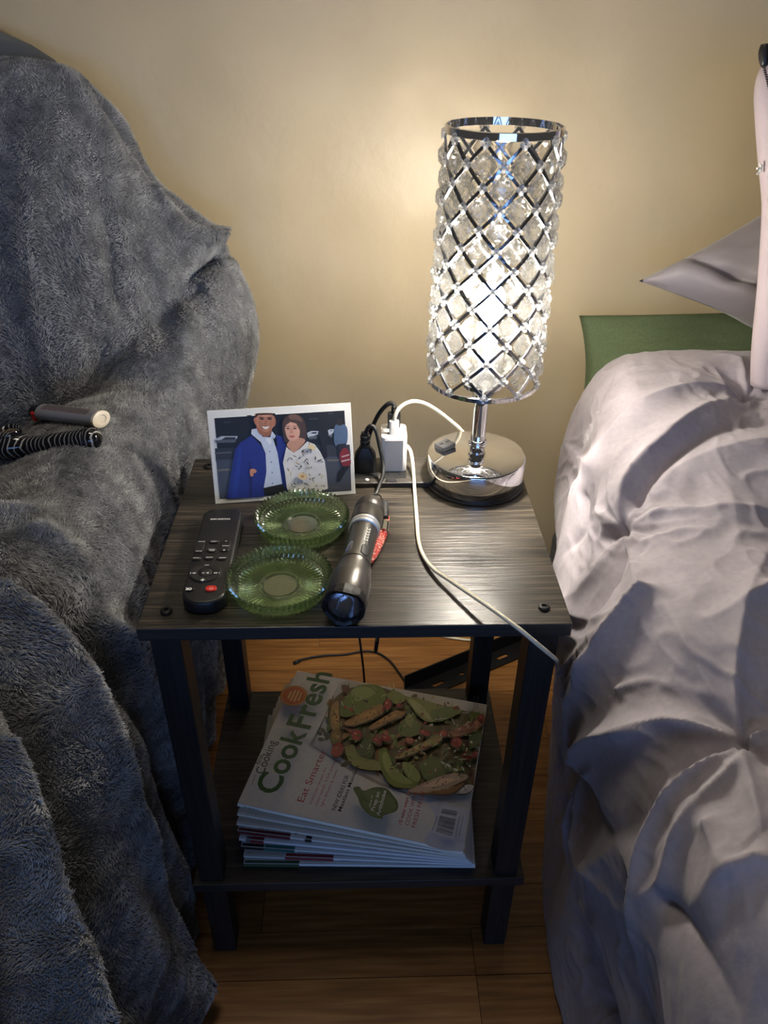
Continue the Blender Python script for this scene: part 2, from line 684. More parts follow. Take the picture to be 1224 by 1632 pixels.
# ================================================================== TABLE LAMP
LX, LY = 0.1408, 0.257
lamp = thing('table_lamp', 'lit chrome table lamp with a cylindrical crystal lattice shade', 'lamp', (LX, LY, T + 0.0006))
BH = 0.036
mk('base', lathe([(0.0, 0.0), (0.0560, 0.0), (0.0572, 0.0012), (0.0572, BH - 0.0022), (0.0566, BH - 0.0008), (0.0552, BH), (0.0, BH)], 96), M['chrome'], lamp, angle=50)
mk('base_ring', lathe([(0.0585, 0.0), (0.0585, 0.0018), (0.0560, 0.0022)], 96, False), M['black_rubber'], lamp, smooth=True)
usb = mk('usb_socket', tf(rbox(0.021, 0.016, 0.0060, 0.0012, 2), Matrix.Translation((-0.036, 0.014, BH + 0.003)) @ Matrix.Rotation(math.radians(38), 4, 'Z')), M['grey_plastic'], lamp)
tag(usb, 'dark grey socket block on the chrome base')
for k in (-1, 1):
    mk('port', tf(rbox(0.0055, 0.0030, 0.0006), Matrix.Translation((-0.036, 0.014, BH + 0.0060)) @ Matrix.Rotation(math.radians(38), 4, 'Z') @ Matrix.Translation((0.0048 * k, 0.001, 0))), M['black_rubber'], usb)
SB, ST = 0.700 - T, 0.9490 - T       # shade bottom and top ring heights above the table
mk('stem', lathe([(0.0105, BH), (0.0105, BH + 0.003), (0.0084, BH + 0.004), (0.0084, SB - 0.026)], 32), M['chrome'], lamp, angle=40)
mk('collar', lathe([(0.0086, 0.046), (0.0108, 0.0475), (0.0108, 0.0495), (0.0095, 0.0505), (0.0108, 0.0515), (0.0108, 0.0535), (0.0086, 0.055)], 32, False), M['chrome'], lamp, smooth=True)
mk('neck', lathe([(0.0084, SB - 0.030), (0.0100, SB - 0.024), (0.0165, SB - 0.014), (0.0225, SB - 0.008), (0.0225, SB - 0.004), (0.012, SB - 0.003)], 40), M['chrome'], lamp, angle=35)
mk('bulb_socket', lathe([(0.0195, SB - 0.003), (0.0195, SB + 0.030), (0.0170, SB + 0.034), (0.0, SB + 0.034)], 32), M['white_plastic'], lamp, angle=40)
st = Print()
st.poly([(-0.008, 0), (0.008, 0), (0.008, 0.011), (-0.008, 0.011)], (235, 235, 228))
st.text('E 60W', (-0.0066, 0.0032), 0, 0.006, (40, 40, 40), 0.013)
sk = st.build('rating_sticker', M['ink'], lamp)
sk.matrix_local = Matrix.Translation((0.0055, -0.0203, SB + 0.004)) @ Matrix.Rotation(math.radians(15), 4, 'Z') @ Matrix.Rotation(PI / 2, 4, 'X')
bz = 0.785 - T
mk('bulb', lathe([(0.0, bz - 0.026), (0.0065, bz - 0.024), (0.0095, bz - 0.015), (0.0145, bz - 0.006), (0.0165, bz + 0.003), (0.0145, bz + 0.012), (0.009, bz + 0.0185), (0.0, bz + 0.0205)], 24), M['bulb'], lamp, smooth=True)
mk('bulb_stem', lathe([(0.0120, SB + 0.034), (0.0125, SB + 0.048), (0.0110, bz - 0.024)], 24), M['white_plastic'], lamp, angle=40)
SR = 0.0592
NC, NR = 10, 13
RTOP = 0.0540      # the shade narrows a little towards the top


def srad(z):
    return SR + (RTOP - SR) * (z - SB) / (ST - SB)


for zz, hh in ((SB, 0.0055), (ST, 0.0070)):
    rr_ = srad(zz)
    mk('ring', lathe([(rr_ + 0.0008, zz - hh / 2), (rr_ + 0.0014, zz - hh / 2 + 0.0005), (rr_ + 0.0014, zz + hh / 2 - 0.0005), (rr_ + 0.0008, zz + hh / 2), (rr_ - 0.0006, zz + hh / 2), (rr_ - 0.0006, zz - hh / 2), (rr_ + 0.0008, zz - hh / 2)], 96, False), M['chrome'], lamp, angle=40)
spk = [mk('spoke', tube([(0.012 * math.cos(a), 0.012 * math.sin(a), SB - 0.003), (SR * math.cos(a), SR * math.sin(a), SB - 0.001)], 0.0014, 6, 1), M['chrome'], lamp, smooth=True) for a in (0.4, 0.4 + 2 * PI / 3, 0.4 + 4 * PI / 3)]
A0 = math.radians(-90 + 10.8)
row_z = [ST - 0.0055 - (ST - SB - 0.0085) * k / NR for k in range(NR + 1)]


def node(k, c):
    a = A0 + 2 * PI * (c + 0.5 * (k % 2)) / NC
    return a, row_z[k]


bars = []
for k in range(NR):
    for c in range(NC):
        for dc in ((0, -1) if k % 2 == 0 else (0, 1)):
            a0, z0 = node(k, c)
            a1, z1 = node(k + 1, c + dc)
            pts = []
            for t in np.linspace(0, 1, 5):
                a = a0 + (a1 - a0) * t
                zq = z0 + (z1 - z0) * t
                pts.append((srad(zq) * math.cos(a), srad(zq) * math.sin(a), zq))
            P = np.array(pts)
            V = []
            for i, p in enumerate(P):
                rad = np.array([math.cos(a0 + (a1 - a0) * i / 4), math.sin(a0 + (a1 - a0) * i / 4), 0])
                tg = P[min(i + 1, 4)] - P[max(i - 1, 0)]
                tg /= np.linalg.norm(tg)
                sd = np.cross(tg, rad)
                for q in ((1, 1), (-1, 1), (-1, -1), (1, -1)):
                    V.append(p + sd * 0.0015 * q[0] + rad * 0.0010 * q[1])
            F = []
            for i in range(4):
                for q in range(4):
                    F.append((i * 4 + q, i * 4 + (q + 1) % 4, i * 4 + 4 + (q + 1) % 4, i * 4 + 4 + q))
            bars.append((V, F))
mk('lattice', cat_(*bars), M['steel_dark'], lamp)
# flower of four beads at every crossing
bm = bmesh.new()
for dx, dz in ((0.0029, 0), (-0.0029, 0), (0, 0.0029), (0, -0.0029)):
    bmesh.ops.create_icosphere(bm, subdivisions=1, radius=0.0026, matrix=Matrix.Translation((0.0018, dx, dz)))
bead_me = mesh('bead_cluster', *from_bm(bm), M['bead'], True)
for k in range(NR + 1):
    for c in range(NC):
        a, z = node(k, c)
        o = link('bead_cluster', bead_me, lamp, (srad(z) * math.cos(a), srad(z) * math.sin(a), z))
        o.rotation_euler = (0, 0, a)
# faceted crystals, one in every lozenge
def crystal():
    V, F = [], []
    rings = [(0.0046, -0.0050), (0.0088, -0.0030), (0.0118, 0.0), (0.0088, 0.0032), (0.0052, 0.0056)]
    n = 8
    for i, (r, d) in enumerate(rings):
        for k in range(n):
            a = 2 * PI * (k + 0.5 * (i % 2)) / n
            sq = 1.0 / (abs(math.cos(a)) + abs(math.sin(a))) ** 0.55
            V.append((d, r * math.cos(a) * sq * 1.0, r * math.sin(a) * sq * 1.04))
    for i in range(len(rings) - 1):
        for k in range(n):
            l = (k + 1) % n
            a, b, c, d = i * n + k, i * n + l, (i + 1) * n + l, (i + 1) * n + k
            if i % 2 == 0:
                F += [(a, b, d), (b, c, d)]
            else:
                F += [(a, b, c), (a, c, d)]
    V.append((-0.0054, 0, 0))
    V.append((0.0060, 0, 0))
    for k in range(n):
        l = (k + 1) % n
        F.append((len(V) - 2, l, k))
        F.append((len(V) - 1, (len(rings) - 1) * n + k, (len(rings) - 1) * n + l))
    me = mesh('crystal', V, F, M['crystal'])
    bm = bmesh.new()
    bm.from_mesh(me)
    bmesh.ops.recalc_face_normals(bm, faces=bm.faces[:])
    bm.to_mesh(me)
    bm.free()
    return me


cry = crystal()
wires = []
for k in range(1, NR):
    for c in range(NC):
        a = A0 + 2 * PI * (c + 0.5 * ((k + 1) % 2)) / NC
        o = link('crystal', cry, lamp, (srad(row_z[k]) * math.cos(a), srad(row_z[k]) * math.sin(a), row_z[k]))
        o.rotation_euler = (random.uniform(-0.03, 0.03), random.uniform(-0.06, 0.06), a + random.uniform(-0.05, 0.05))
        for sg in (-1, 1):
            sr_ = srad(row_z[k])
            wires.append(tube([(sr_ * math.cos(a), sr_ * math.sin(a), row_z[k] + sg * 0.0125), (sr_ * math.cos(a), sr_ * math.sin(a), row_z[k] + sg * 0.0180)], 0.0003, 4, 1))
mk('hanging_wires', cat_(*wires), M['steel_dark'], lamp)

# ================================================================== CHARGER, PLUG AND CORDS
STRIP = T + 0.0085
ch = thing('wall_charger', 'white block charger with two cables standing in the power strip', 'charger', (0.0445, 0.281, STRIP))
mk('body', prism(rrect(0.0305, 0.037, 0.006), 0.0455, 0.0012, 2, True), M['white_plastic'], ch, angle=40)
mk('front_panel', rbox(0.0215, 0.0006, 0.040, 0.0003, 1, (0, -0.0187, 0.0225)), M['grey_plastic'], ch)
ch.children[-1].data.materials[0] = noise_on(principled('pale_grey_panel', srgb(168, 168, 172), 0.4), 500, 2, bump=0.03, bump_dist=0.0003)
tag(ch.children[-1], 'pale grey front panel')
for px_, py_ in ((0.000, 0.008), (0.0, -0.008)):
    mk('port', rbox(0.013, 0.0055, 0.0006, 0.0002, 1, (px_ - 0.001, py_, 0.0457)), M['grey_plastic'], ch)
# black usb plug
bp = thing('black_cable', 'black cable plugged into the back port of the white charger', 'cable', (0.0450, 0.289, STRIP + 0.0462))
mk('plug_shell', rbox(0.0150, 0.0080, 0.019, 0.0014, 2, (0, 0, 0.0095)), M['black_plastic'], bp)
mk('strain_relief', mv(lathe([(0.0036, 0), (0.0032, 0.008), (0.0026, 0.009)], 16), 0, 0, 0.019), M['black_rubber'], bp, smooth=True)
b0 = np.array(bp.location)
path = [(0, 0, 0.026)] + [np.array(ony(u, v, yy)) - b0 for u, v, yy in ((626, 643, 0.291), (617, 645, 0.292), (605, 658, 0.296), (596, 675, 0.300), (589, 692, 0.304), (584, 715, 0.310))]
path += [path[-1] + np.array([-0.004, 0.014, -0.03]), path[-1] + np.array([-0.006, 0.025, -0.11])]
cord('cord', path, 0.0027, M['black_rubber'], parent=bp)
# white usb-c plug and cable to the lamp
wp = thing('white_lamp_cable', 'white cable arching from the charger to behind the lamp base', 'cable', (0.0445, 0.2735, STRIP + 0.0462))
mk('plug_shell', prism(rrect(0.0112, 0.0062, 0.0025), 0.0165, 0.001, 2), M['white_plastic'], wp, angle=40)
b0 = np.array(wp.location)
path = [(0, 0, 0.0145)] + [np.array(ony(u, v, yy)) - b0 for u, v, yy in ((630, 662, 0.274), (638, 649, 0.278), (655, 640, 0.287), (677, 643, 0.297), (702, 658, 0.307), (728, 679, 0.316), (744, 693, 0.3205))]
path += [np.array([0.158, 0.3220, T + 0.028]) - b0, np.array([0.160, 0.3175, T + 0.014]) - b0]
cord('cord', path, 0.0023, M['white_cable'], parent=wp)
# white cable over the table
L_ = [np.array([0.0610, 0.2885, STRIP + 0.021]), np.array([0.0655, 0.280, STRIP + 0.017]), np.array([0.0675, 0.262, STRIP + 0.006]), onz(661, 785, T + 0.0026), onz(664, 825, T + 0.0023),
      onz(667, 862, T + 0.0023), onz(675, 886, T + 0.003), onz(691, 907, T + 0.005), onz(720, 927, T + 0.009), onz(760, 954, T + 0.013), onz(800, 982, T + 0.015), onz(832, 1006, T + 0.011), ony(862, 1031, -0.022), ony(884, 1049, -0.004), ony(888, 1053, 0.05), ony(889, 1055, 0.10)]
cord('white_table_cable', L_, 0.0021, M['white_cable'], 'white cable running down across the tabletop and over its front edge', 'cable')
# black mains plug
mp_ = thing('mains_plug', 'black mains plug with ribbed neck in the power strip beside the charger', 'plug', (0.0108, 0.268, STRIP))
sec = [(0.0130, 0.0080, 0.0), (0.0130, 0.0080, 0.012), (0.0122, 0.0078, 0.022), (0.0062, 0.0060, 0.032)]
V, F = [], []
for (rx, ry, z) in sec:
    V += [(x, y, z) for x, y in rrect(2 * rx, 2 * ry, min(rx, ry) * 0.6, 4)]
nn = len(V) // len(sec)
for k in range(len(sec) - 1):
    for i in range(nn):
        j = (i + 1) % nn
        F.append((k * nn + i, k * nn + j, (k + 1) * nn + j, (k + 1) * nn + i))
F.append(tuple(range((len(sec) - 1) * nn, len(sec) * nn)))
mk('body', (V, F), M['black_plastic'], mp_, angle=40)
mk('ribbed_neck', lathe([(0.0060, 0.031), (0.0062, 0.034), (0.0052, 0.0345), (0.0052, 0.0365), (0.0061, 0.037), (0.0060, 0.040), (0.0050, 0.0405), (0.0050, 0.0425), (0.0059, 0.043), (0.0058, 0.046), (0.0045, 0.047), (0.0044, 0.0500)], 20), M['black_rubber'], mp_, angle=40)
b0 = np.array(mp_.location)
path = [(0, 0, 0.047)] + [np.array(ony(u, v, yy)) - b0 for u, v, yy in ((582, 692, 0.267), (587, 681, 0.266), (594, 679, 0.265), (600, 690, 0.263), (605, 712, 0.260), (610, 737, 0.2545), (610, 757, 0.245), (604, 775, 0.235), (598, 788, 0.225))]
path += [np.array([0.0125, 0.212, T + 0.0045]) - b0, np.array([0.0065, 0.2015, T + 0.0035]) - b0]
cord('cord', path, 0.0023, M['black_rubber'], parent=mp_)

# ================================================================== PHOTOGRAPH
BL, BR = np.array([-0.1590, 0.2070, T + 0.0006]), np.array([-0.0008, 0.2265, T + 0.0006])
pe = BR - BL
PWD = float(np.linalg.norm(pe))
PHT = 0.1050
n_h = np.array([-pe[1], pe[0], 0]) / PWD
lean = math.radians(21.5)
pv = n_h * math.sin(lean) + np.array([0, 0, 1]) * math.cos(lean) + pe / PWD * (-0.028)
fr = Frame(BL, pe, pv)
pho = thing('photo_print', 'white bordered snapshot of two people leaning on the mains plug', 'photograph', BL)
pho.matrix_world = fr.mat()
mk('card', rbox(PWD, PHT, 0.0012, 0.0004, 1, (PWD / 2, PHT / 2, -0.0006)), M['white_card'], pho)
pp = Print()


def z3(x, y):
    return fr.uv(320 + x / 4.08, 630 + y / 4.08)


def z5(x, y):
    return fr.uv(360 + x / 6.8, 640 + y / 6.8)


def P3(pts, col, sm=False):
    q = [z3(*p) for p in pts]
    pp.poly(blob(q) if sm else q, col)


def P5(pts, col, sm=True):
    q = [z5(*p) for p in pts]
    pp.poly(blob(q) if sm else q, col)


fr_w = 0.0075
pp.poly([(fr_w, fr_w + 0.001), (PWD - fr_w, fr_w + 0.001), (PWD - fr_w, PHT - fr_w - 0.001), (fr_w, PHT - fr_w - 0.001)], (18, 20, 27))
P3([(92, 345), (968, 320), (975, 400), (98, 430)], (44, 47, 56))
P3([(100, 420), (972, 395), (979, 620), (123, 674)], (66, 71, 84))
P3([(106, 482), (190, 476), (190, 488), (107, 495)], (118, 108, 100))
P3([(820, 418), (968, 412), (968, 424), (820, 430)], (112, 102, 98))
P3([(90, 372), (200, 366), (200, 376), (92, 382)], (96, 92, 92))
for a in ((80, 290, 240, 265, 300), (690, 245, 768, 232, 276), (826, 228, 868, 220, 265)):
    x0, y0, x1, y1, y2 = a
    P3([(x0, y0), (x0 + (x1 - x0) * .35, y1), (x1, y1), (x1 - 6, (y1 + y2) / 2), (x0 + 8, y2)], (176, 184, 196))
    P3([(x0 + (x1 - x0) * .3, y0 + 2), (x0 + (x1 - x0) * .5, y1 + 7), (x1 - 12, y1 + 7), (x1 - 22, y0 + 6)], (40, 46, 56))
    P3([(x0 + 12, y2 - 8), (x1 - 10, y2 - 14), (x1 - 14, y2 + 6), (x0 + 16, y2 + 10)], (84, 90, 100))
for x, y_, w in ((150, 172, 45), (330, 160, 30), (300, 130, 30), (560, 140, 40), (830, 115, 30), (700, 150, 60)):
    P3([(x, y_), (x + w, y_ - 2), (x + w, y_ + 6), (x, y_ + 8)], (52, 56, 66))
P3([(770, 220), (780, 190), (800, 182), (815, 200), (824, 240), (818, 330), (822, 400), (788, 402), (782, 310), (762, 260)], (22, 23, 29), True)
P3([(870, 205), (890, 190), (925, 188), (948, 205), (955, 250), (945, 320), (890, 322), (880, 330), (866, 300)], (72, 92, 122), True)
P3([(885, 160), (905, 150), (922, 165), (918, 192), (890, 194)], (40, 32, 32), True)
P3([(888, 318), (942, 312), (945, 380), (930, 400), (912, 345), (905, 400), (890, 398)], (34, 34, 44))
P3([(902, 385), (925, 345), (955, 350), (972, 400), (972, 455), (930, 462), (908, 430)], (120, 34, 40), True)
P3([(915, 395), (965, 382), (966, 390), (916, 404)], (190, 170, 170))
P3([(912, 425), (968, 412), (969, 420), (914, 434)], (190, 170, 170))
P3([(920, 462), (972, 458), (940, 500), (905, 560), (886, 555), (892, 500)], (20, 20, 26))
# man in a blue gown over a white shirt
P5([(10, 1055), (60, 760), (100, 520), (150, 450), (280, 365), (420, 520), (560, 480), (540, 360), (620, 380), (650, 470), (640, 700), (665, 960), (470, 985), (400, 1030)], (27, 42, 124), False)
P5([(60, 1046), (110, 700), (140, 500), (170, 480), (160, 700), (120, 1040)], (32, 52, 142), False)
P5([(250, 660), (270, 640), (290, 800), (285, 1030), (250, 1035)], (19, 30, 96), False)
P5([(420, 1010), (405, 930), (612, 885), (640, 960), (560, 990)], (18, 18, 24), False)
P5([(280, 300), (340, 290), (400, 380), (480, 385), (500, 320), (540, 370), (525, 405), (505, 380), (560, 560), (610, 890), (410, 935), (440, 760), (430, 560), (380, 440), (275, 350)], (196, 206, 226), False)
P5([(430, 400), (480, 390), (500, 440), (470, 470)], (222, 228, 238), False)
for x, y_ in ((475, 540), (492, 655), (503, 768), (505, 885)):
    P5(ell(x, y_, 8, 9, 0, 8), (120, 130, 160), False)
P5([(335, 290), (345, 200), (490, 200), (500, 290), (480, 360), (430, 378), (370, 350)], (150, 96, 72))
P5([(318, 170), (330, 110 + 18), (520, 128), (528, 190), (515, 270), (470, 318), (430, 330), (385, 312), (340, 262)], (178, 122, 98))
P5([(350, 210), (390, 225), (400, 290), (370, 300)], (166, 110, 86))
P5([(470, 225), (512, 210), (505, 270), (470, 300)], (166, 110, 86))
P5([(400, 145), (460, 142), (470, 165), (395, 168)], (192, 138, 112))
P5([(300, 190), (322, 172), (334, 215), (336, 250), (318, 245)], (166, 104, 80))
P5([(520, 190), (540, 190), (536, 250), (515, 270)], (166, 104, 80))
P5([(310, 175), (330, 128), (535, 126), (540, 180), (525, 160), (500, 140), (350, 144), (330, 168)], (44, 32, 28), False)
for x in (390, 475):
    P5(ell(x, 188, 26, 7, 0.05, 12), (56, 34, 28), False)
    P5(ell(x, 172, 32, 5, 0.02, 12), (60, 40, 32), False)
P5([(425, 195), (440, 195), (452, 240), (425, 248), (412, 238)], (168, 108, 84))
P5([(392, 262), (430, 266), (472, 260), (455, 290), (430, 298), (405, 286)], (226, 214, 206))
P5([(388, 258), (430, 262), (476, 256), (472, 262), (430, 270), (394, 266)], (128, 66, 58), False)
P5([(262, 740), (300, 725), (332, 745), (325, 770), (298, 775), (300, 800), (268, 806)], (196, 134, 106))
# woman with brown hair and a leaf patterned blouse
P5([(640, 430), (612, 300), (620, 200), (680, 150), (770, 140), (840, 190), (868, 300), (860, 420), (800, 430), (700, 440)], (66, 48, 44))
P5([(680, 150), (740, 136), (800, 160), (830, 220), (770, 200), (700, 190)], (104, 80, 70))
P5([(660, 470), (690, 420), (700, 390), (800, 390), (860, 420), (800, 500), (735, 548), (700, 520)], (184, 138, 116))
P5([(640, 300), (650, 240), (700, 215), (770, 225), (800, 290), (795, 370), (760, 410), (710, 425), (665, 390)], (202, 156, 136))
P5([(632, 300), (640, 240), (690, 190), (760, 195), (800, 240), (810, 330), (790, 290), (760, 235), (700, 220), (655, 250)], (74, 54, 48), False)
for x in (672, 748):
    P5(ell(x, 290, 20, 7, 0.05, 12), (58, 40, 38), False)
    P5(ell(x, 268, 26, 4, 0.02, 12), (98, 72, 60), False)
P5([(700, 290), (712, 290), (728, 338), (706, 344), (694, 336)], (186, 136, 118))
P5([(682, 372), (712, 366), (748, 370), (735, 384), (710, 388)], (170, 86, 86))
bl = [(655, 490), (690, 520), (735, 552), (800, 510), (880, 430), (960, 460), (1020, 540), (1070, 640), (1090, 780), (1105, 940), (1010, 975), (680, 985), (660, 930), (640, 780), (618, 660), (640, 560)]
P5(bl, (214, 212, 212), False)
rp = random.Random(5)
from mathutils.geometry import intersect_point_tri_2d


def inside(p, poly):
    c = False
    j = len(poly) - 1
    for i in range(len(poly)):
        if (poly[i][1] > p[1]) != (poly[j][1] > p[1]) and p[0] < (poly[j][0] - poly[i][0]) * (p[1] - poly[i][1]) / (poly[j][1] - poly[i][1]) + poly[i][0]:
            c = not c
        j = i
    return c


n_ = 0
while n_ < 60:
    p = (rp.uniform(630, 1100), rp.uniform(450, 970))
    if not inside(p, bl) or not inside((p[0] - 25, p[1]), bl) or not inside((p[0] + 25, p[1]), bl):
        continue
    n_ += 1
    a = rp.uniform(0, PI)
    L = rp.uniform(14, 32)
    c = rp.choice([(70, 76, 74), (92, 98, 92), (120, 124, 122), (84, 86, 90), (206, 186, 130)])
    d = (math.cos(a), math.sin(a))
    w = rp.uniform(4, 9)
    P5([(p[0] - d[0] * L, p[1] - d[1] * L), (p[0] - d[1] * w, p[1] + d[0] * w), (p[0] + d[0] * L, p[1] + d[1] * L), (p[0] + d[1] * w, p[1] - d[0] * w)], c, False)
P5(ell(832, 805, 55, 38, 0.2, 14), (222, 202, 160), False)
P5(ell(828, 805, 20, 16, 0, 10), (200, 150, 90), False)
P5(ell(930, 490, 40, 26, 0.5, 12), (220, 200, 150), False)
pp.build('picture', M['photo'], pho, 0.00008)

# ================================================================== GLASS COASTERS
def coaster_mesh():
    n, ribs = 224, 56
    # outer (under) surface then inner (upper) surface: radius, height, radial rib, height rib
    prof = [(0.000, 0.0015, 0, 0), (0.017, 0.0015, 0, 0), (0.019, 0.0, 0, 0), (0.0395, 0.0, 0.0, 0), (0.0425, 0.0010, 0.0016, 0), (0.0452, 0.0060, 0.0018, 0),
            (0.0462, 0.0076, 0.0004, 0), (0.0462, 0.0086, 0.0004, 0), (0.0474, 0.0102, 0.0018, 0), (0.0486, 0.0150, 0.0019, 0.0), (0.0494, 0.0170, 0.0016, 0.0012),
            (0.0484, 0.0182, 0.0010, 0.0020), (0.0466, 0.0170, 0.0004, 0.0010), (0.0448, 0.0100, 0.0006, 0), (0.0425, 0.0066, 0, 0.0006), (0.0395, 0.0058, 0, 0.0019), (0.030, 0.0052, 0, 0.0017),
            (0.0215, 0.0048, 0, 0.0009), (0.0190, 0.0048, 0, 0), (0.0178, 0.0060, 0, 0), (0.0160, 0.0042, 0, 0), (0.000, 0.0038, 0, 0)]
    V, F = [], []
    for (r, z, rr, zr) in prof:
        for i in range(n):
            a = 2 * PI * i / n
            w = math.cos(ribs * a)
            w = math.copysign(abs(w) ** 0.85, w)
            V.append(((r + rr * w) * math.cos(a), (r + rr * w) * math.sin(a), z + zr * w))
    for k in range(len(prof) - 1):
        for i in range(n):
            j = (i + 1) % n
            F.append((k * n + i, k * n + j, (k + 1) * n + j, (k + 1) * n + i))
    return mesh('coaster_glass', V, F, M['green_glass'], False)


cm = coaster_mesh()
for (x, y_), s_, lab in (((-0.0735, 0.0555), 1.0, 'green pressed-glass coaster nearest the table front, between remote and flashlight head'),
                         ((-0.0580, 0.1600), 1.0, 'green pressed-glass coaster touching the foot of the snapshot')):
    o = link('glass_coaster', cm, None, (x, y_, T + 0.0004))
    o.rotation_euler = (0, 0, random.random())
    tag(o, lab, 'coaster', 'green glass coasters')

# ================================================================== REMOTE
rot = math.radians(1.3)
RB, RT_ = onz(322, 962, T + 0.012), onz(357, 815, T + 0.012)
ra = math.atan2(RT_[1] - RB[1], RT_[0] - RB[0]) - PI / 2
RL, RW, RH = float(np.linalg.norm(RT_ - RB)) + 0.004, 0.0415, 0.0145
rc = (RB + RT_) / 2
rem = thing('remote_control', 'slim black remote control with a red power button lying left of the coasters', 'remote control', (rc[0], rc[1], T + 0.0003), ra)
out = []
for cx, cy, r, a0 in ((RW / 2 - 0.011, RL / 2 - 0.011, 0.011, 0), (-RW / 2 + 0.011, RL / 2 - 0.011, 0.011, PI / 2), (-RW / 2 + 0.018, -RL / 2 + 0.018, 0.018, PI), (RW / 2 - 0.018, -RL / 2 + 0.018, 0.018, 1.5 * PI)):
    for k in range(9):
        a = a0 + PI / 2 * k / 8
        out.append((cx + r * math.cos(a), cy + r * math.sin(a)))
mk('body', prism(out, RH, 0.0030, 3, True), M['black_plastic'], rem, angle=40)
ca, sa = math.cos(ra), math.sin(ra)
rf = Frame((rc[0], rc[1], T + RH), (ca, sa, 0), (-sa, ca, 0))


def z4(x, y, h=0.0):
    return rf.uv(280 + x / 9.067, 800 + y / 9.067, h)


def button(name, cx, cy, w, h, mat, hh=0.0014, r=None, lab=None):
    c = z4(cx, cy)
    o = mk(name, mv(prism(rrect(w, h, r or min(w, h) * 0.48), hh, 0.0004, 1), c[0], c[1], RH - 0.0002), mat, rem, angle=40)
    if lab:
        tag(o, lab)
    return o


button('rocker_button', 352, 640, 0.0090, 0.0205, M['black_rubber'], r=0.003)
button('rocker_button', 720, 640, 0.0090, 0.0205, M['black_rubber'], r=0.003)
for x, y_ in ((555, 580), (515, 700), (300, 825), (482, 815), (668, 820)):
    button('button', x, y_, 0.0100, 0.0068, M['black_rubber'])
c = z4(432, 1030)
mk('ring_pad', mv(lathe([(0.0072, 0), (0.0072, 0.0015), (0.0080, 0.0019), (0.0145, 0.0015), (0.0152, 0.0)], 48, False), c[0], c[1], RH - 0.0001), M['black_rubber'], rem, angle=40)
mk('play_button', mv(lathe([(0.0066, 0), (0.0066, 0.0014), (0.0058, 0.0020), (0, 0.0021)], 32, False), c[0], c[1], RH - 0.0001), M['black_rubber'], rem, angle=40)
button('button', 205, 1262, 0.0090, 0.0064, M['black_rubber'])
button('power_button', 512, 1265, 0.0105, 0.0082, M['red'], 0.0018, lab='round red power button')
rpn = Print()
hh = 0.0022


def rtext(t, x, y_, size, width, col=(225, 225, 225), bold=0.02):
    p = z4(x, y_, hh)
    rpn.text(t, p, PI, size, col, width, bold)


p = z4(795, 240)
rlogo = Print()
rlogo.text('WOHOME', (p[0], p[1]), PI, 0.0036, (225, 225, 225), 0.0215, 0.03)
rlogo.build('logo', M['ink'], rem, RH + 0.0001)
for x, y_, n in ((420, 562, 5), (378, 700, 5), (600, 560, 5), (766, 624, 5), (568, 676, 5), (560, 695, 4), (345, 800, 5), (532, 792, 5), (724, 798, 5)):
    p = z4(x, y_, hh)
    for k in range(n):
        rpn.poly([(p[0] - 0.0013 * k, p[1]), (p[0] - 0.0013 * k - 0.0010, p[1]), (p[0] - 0.0013 * k - 0.0010, p[1] - 0.0013), (p[0] - 0.0013 * k, p[1] - 0.0013)], (205, 205, 205), k == 0)
for x, y_, ww, h2 in ((450, 911, 0.0042, 0.0009), (390, 1125, 0.0042, 0.0011), (390, 1125, 0.0011, 0.0042), (730, 565, 0.0022, 0.0007), (700, 695, 0.0022, 0.0008), (700, 695, 0.0008, 0.0022)):
    p = z4(x, y_, hh)
    rpn.poly(rrect(ww, h2, 0.0002, 2) if False else [(p[0] - ww / 2, p[1] - h2 / 2), (p[0] + ww / 2, p[1] - h2 / 2), (p[0] + ww / 2, p[1] + h2 / 2), (p[0] - ww / 2, p[1] + h2 / 2)], (225, 225, 225))


def tri(x, y_, d, s=0.0012):
    p = z4(x, y_, hh)
    rpn.poly([(p[0] - d * s, p[1] + s), (p[0] - d * s, p[1] - s), (p[0] + d * s, p[1])], (225, 225, 225))


def vbar(x, y_):
    p = z4(x, y_, hh)
    rpn.poly([(p[0] - 0.0003, p[1] - 0.0012), (p[0] + 0.0003, p[1] - 0.0012), (p[0] + 0.0003, p[1] + 0.0012), (p[0] - 0.0003, p[1] + 0.0012)], (225, 225, 225))


for x in (250, 272):
    tri(x, 1030, -1)
vbar(215, 1030)
for x in (570, 595):
    tri(x, 1028, 1)
vbar(632, 1028)
tri(455, 1028, -1, 0.0014)
vbar(388, 1030)
vbar(408, 1030)
p = z4(237, 1245, hh)
rpn.text('OK', (p[0], p[1]), PI, 0.0048, (235, 235, 235), 0.0062, 0.05)
p = z4(512, 1262, 0.0024)
rpn.layer += 12
for k in range(10):
    a0, a1 = PI * (-1.25 + 1.5 * k / 10), PI * (-1.25 + 1.5 * (k + 1) / 10)
    a0, a1 = a0 + PI, a1 + PI
    rpn.poly([(p[0] + q * math.cos(a), p[1] + q * math.sin(a)) for q, a in ((0.0013, a0), (0.0018, a0), (0.0018, a1), (0.0013, a1))], (250, 225, 220), False)
rpn.poly([(p[0] - 0.0002, p[1] - 0.0022), (p[0] + 0.0002, p[1] - 0.0022), (p[0] + 0.0002, p[1] - 0.0003), (p[0] - 0.0002, p[1] - 0.0003)], (250, 225, 220), False)
rpn.build('button_marks', M['ink'], rem, RH + 0.0016)

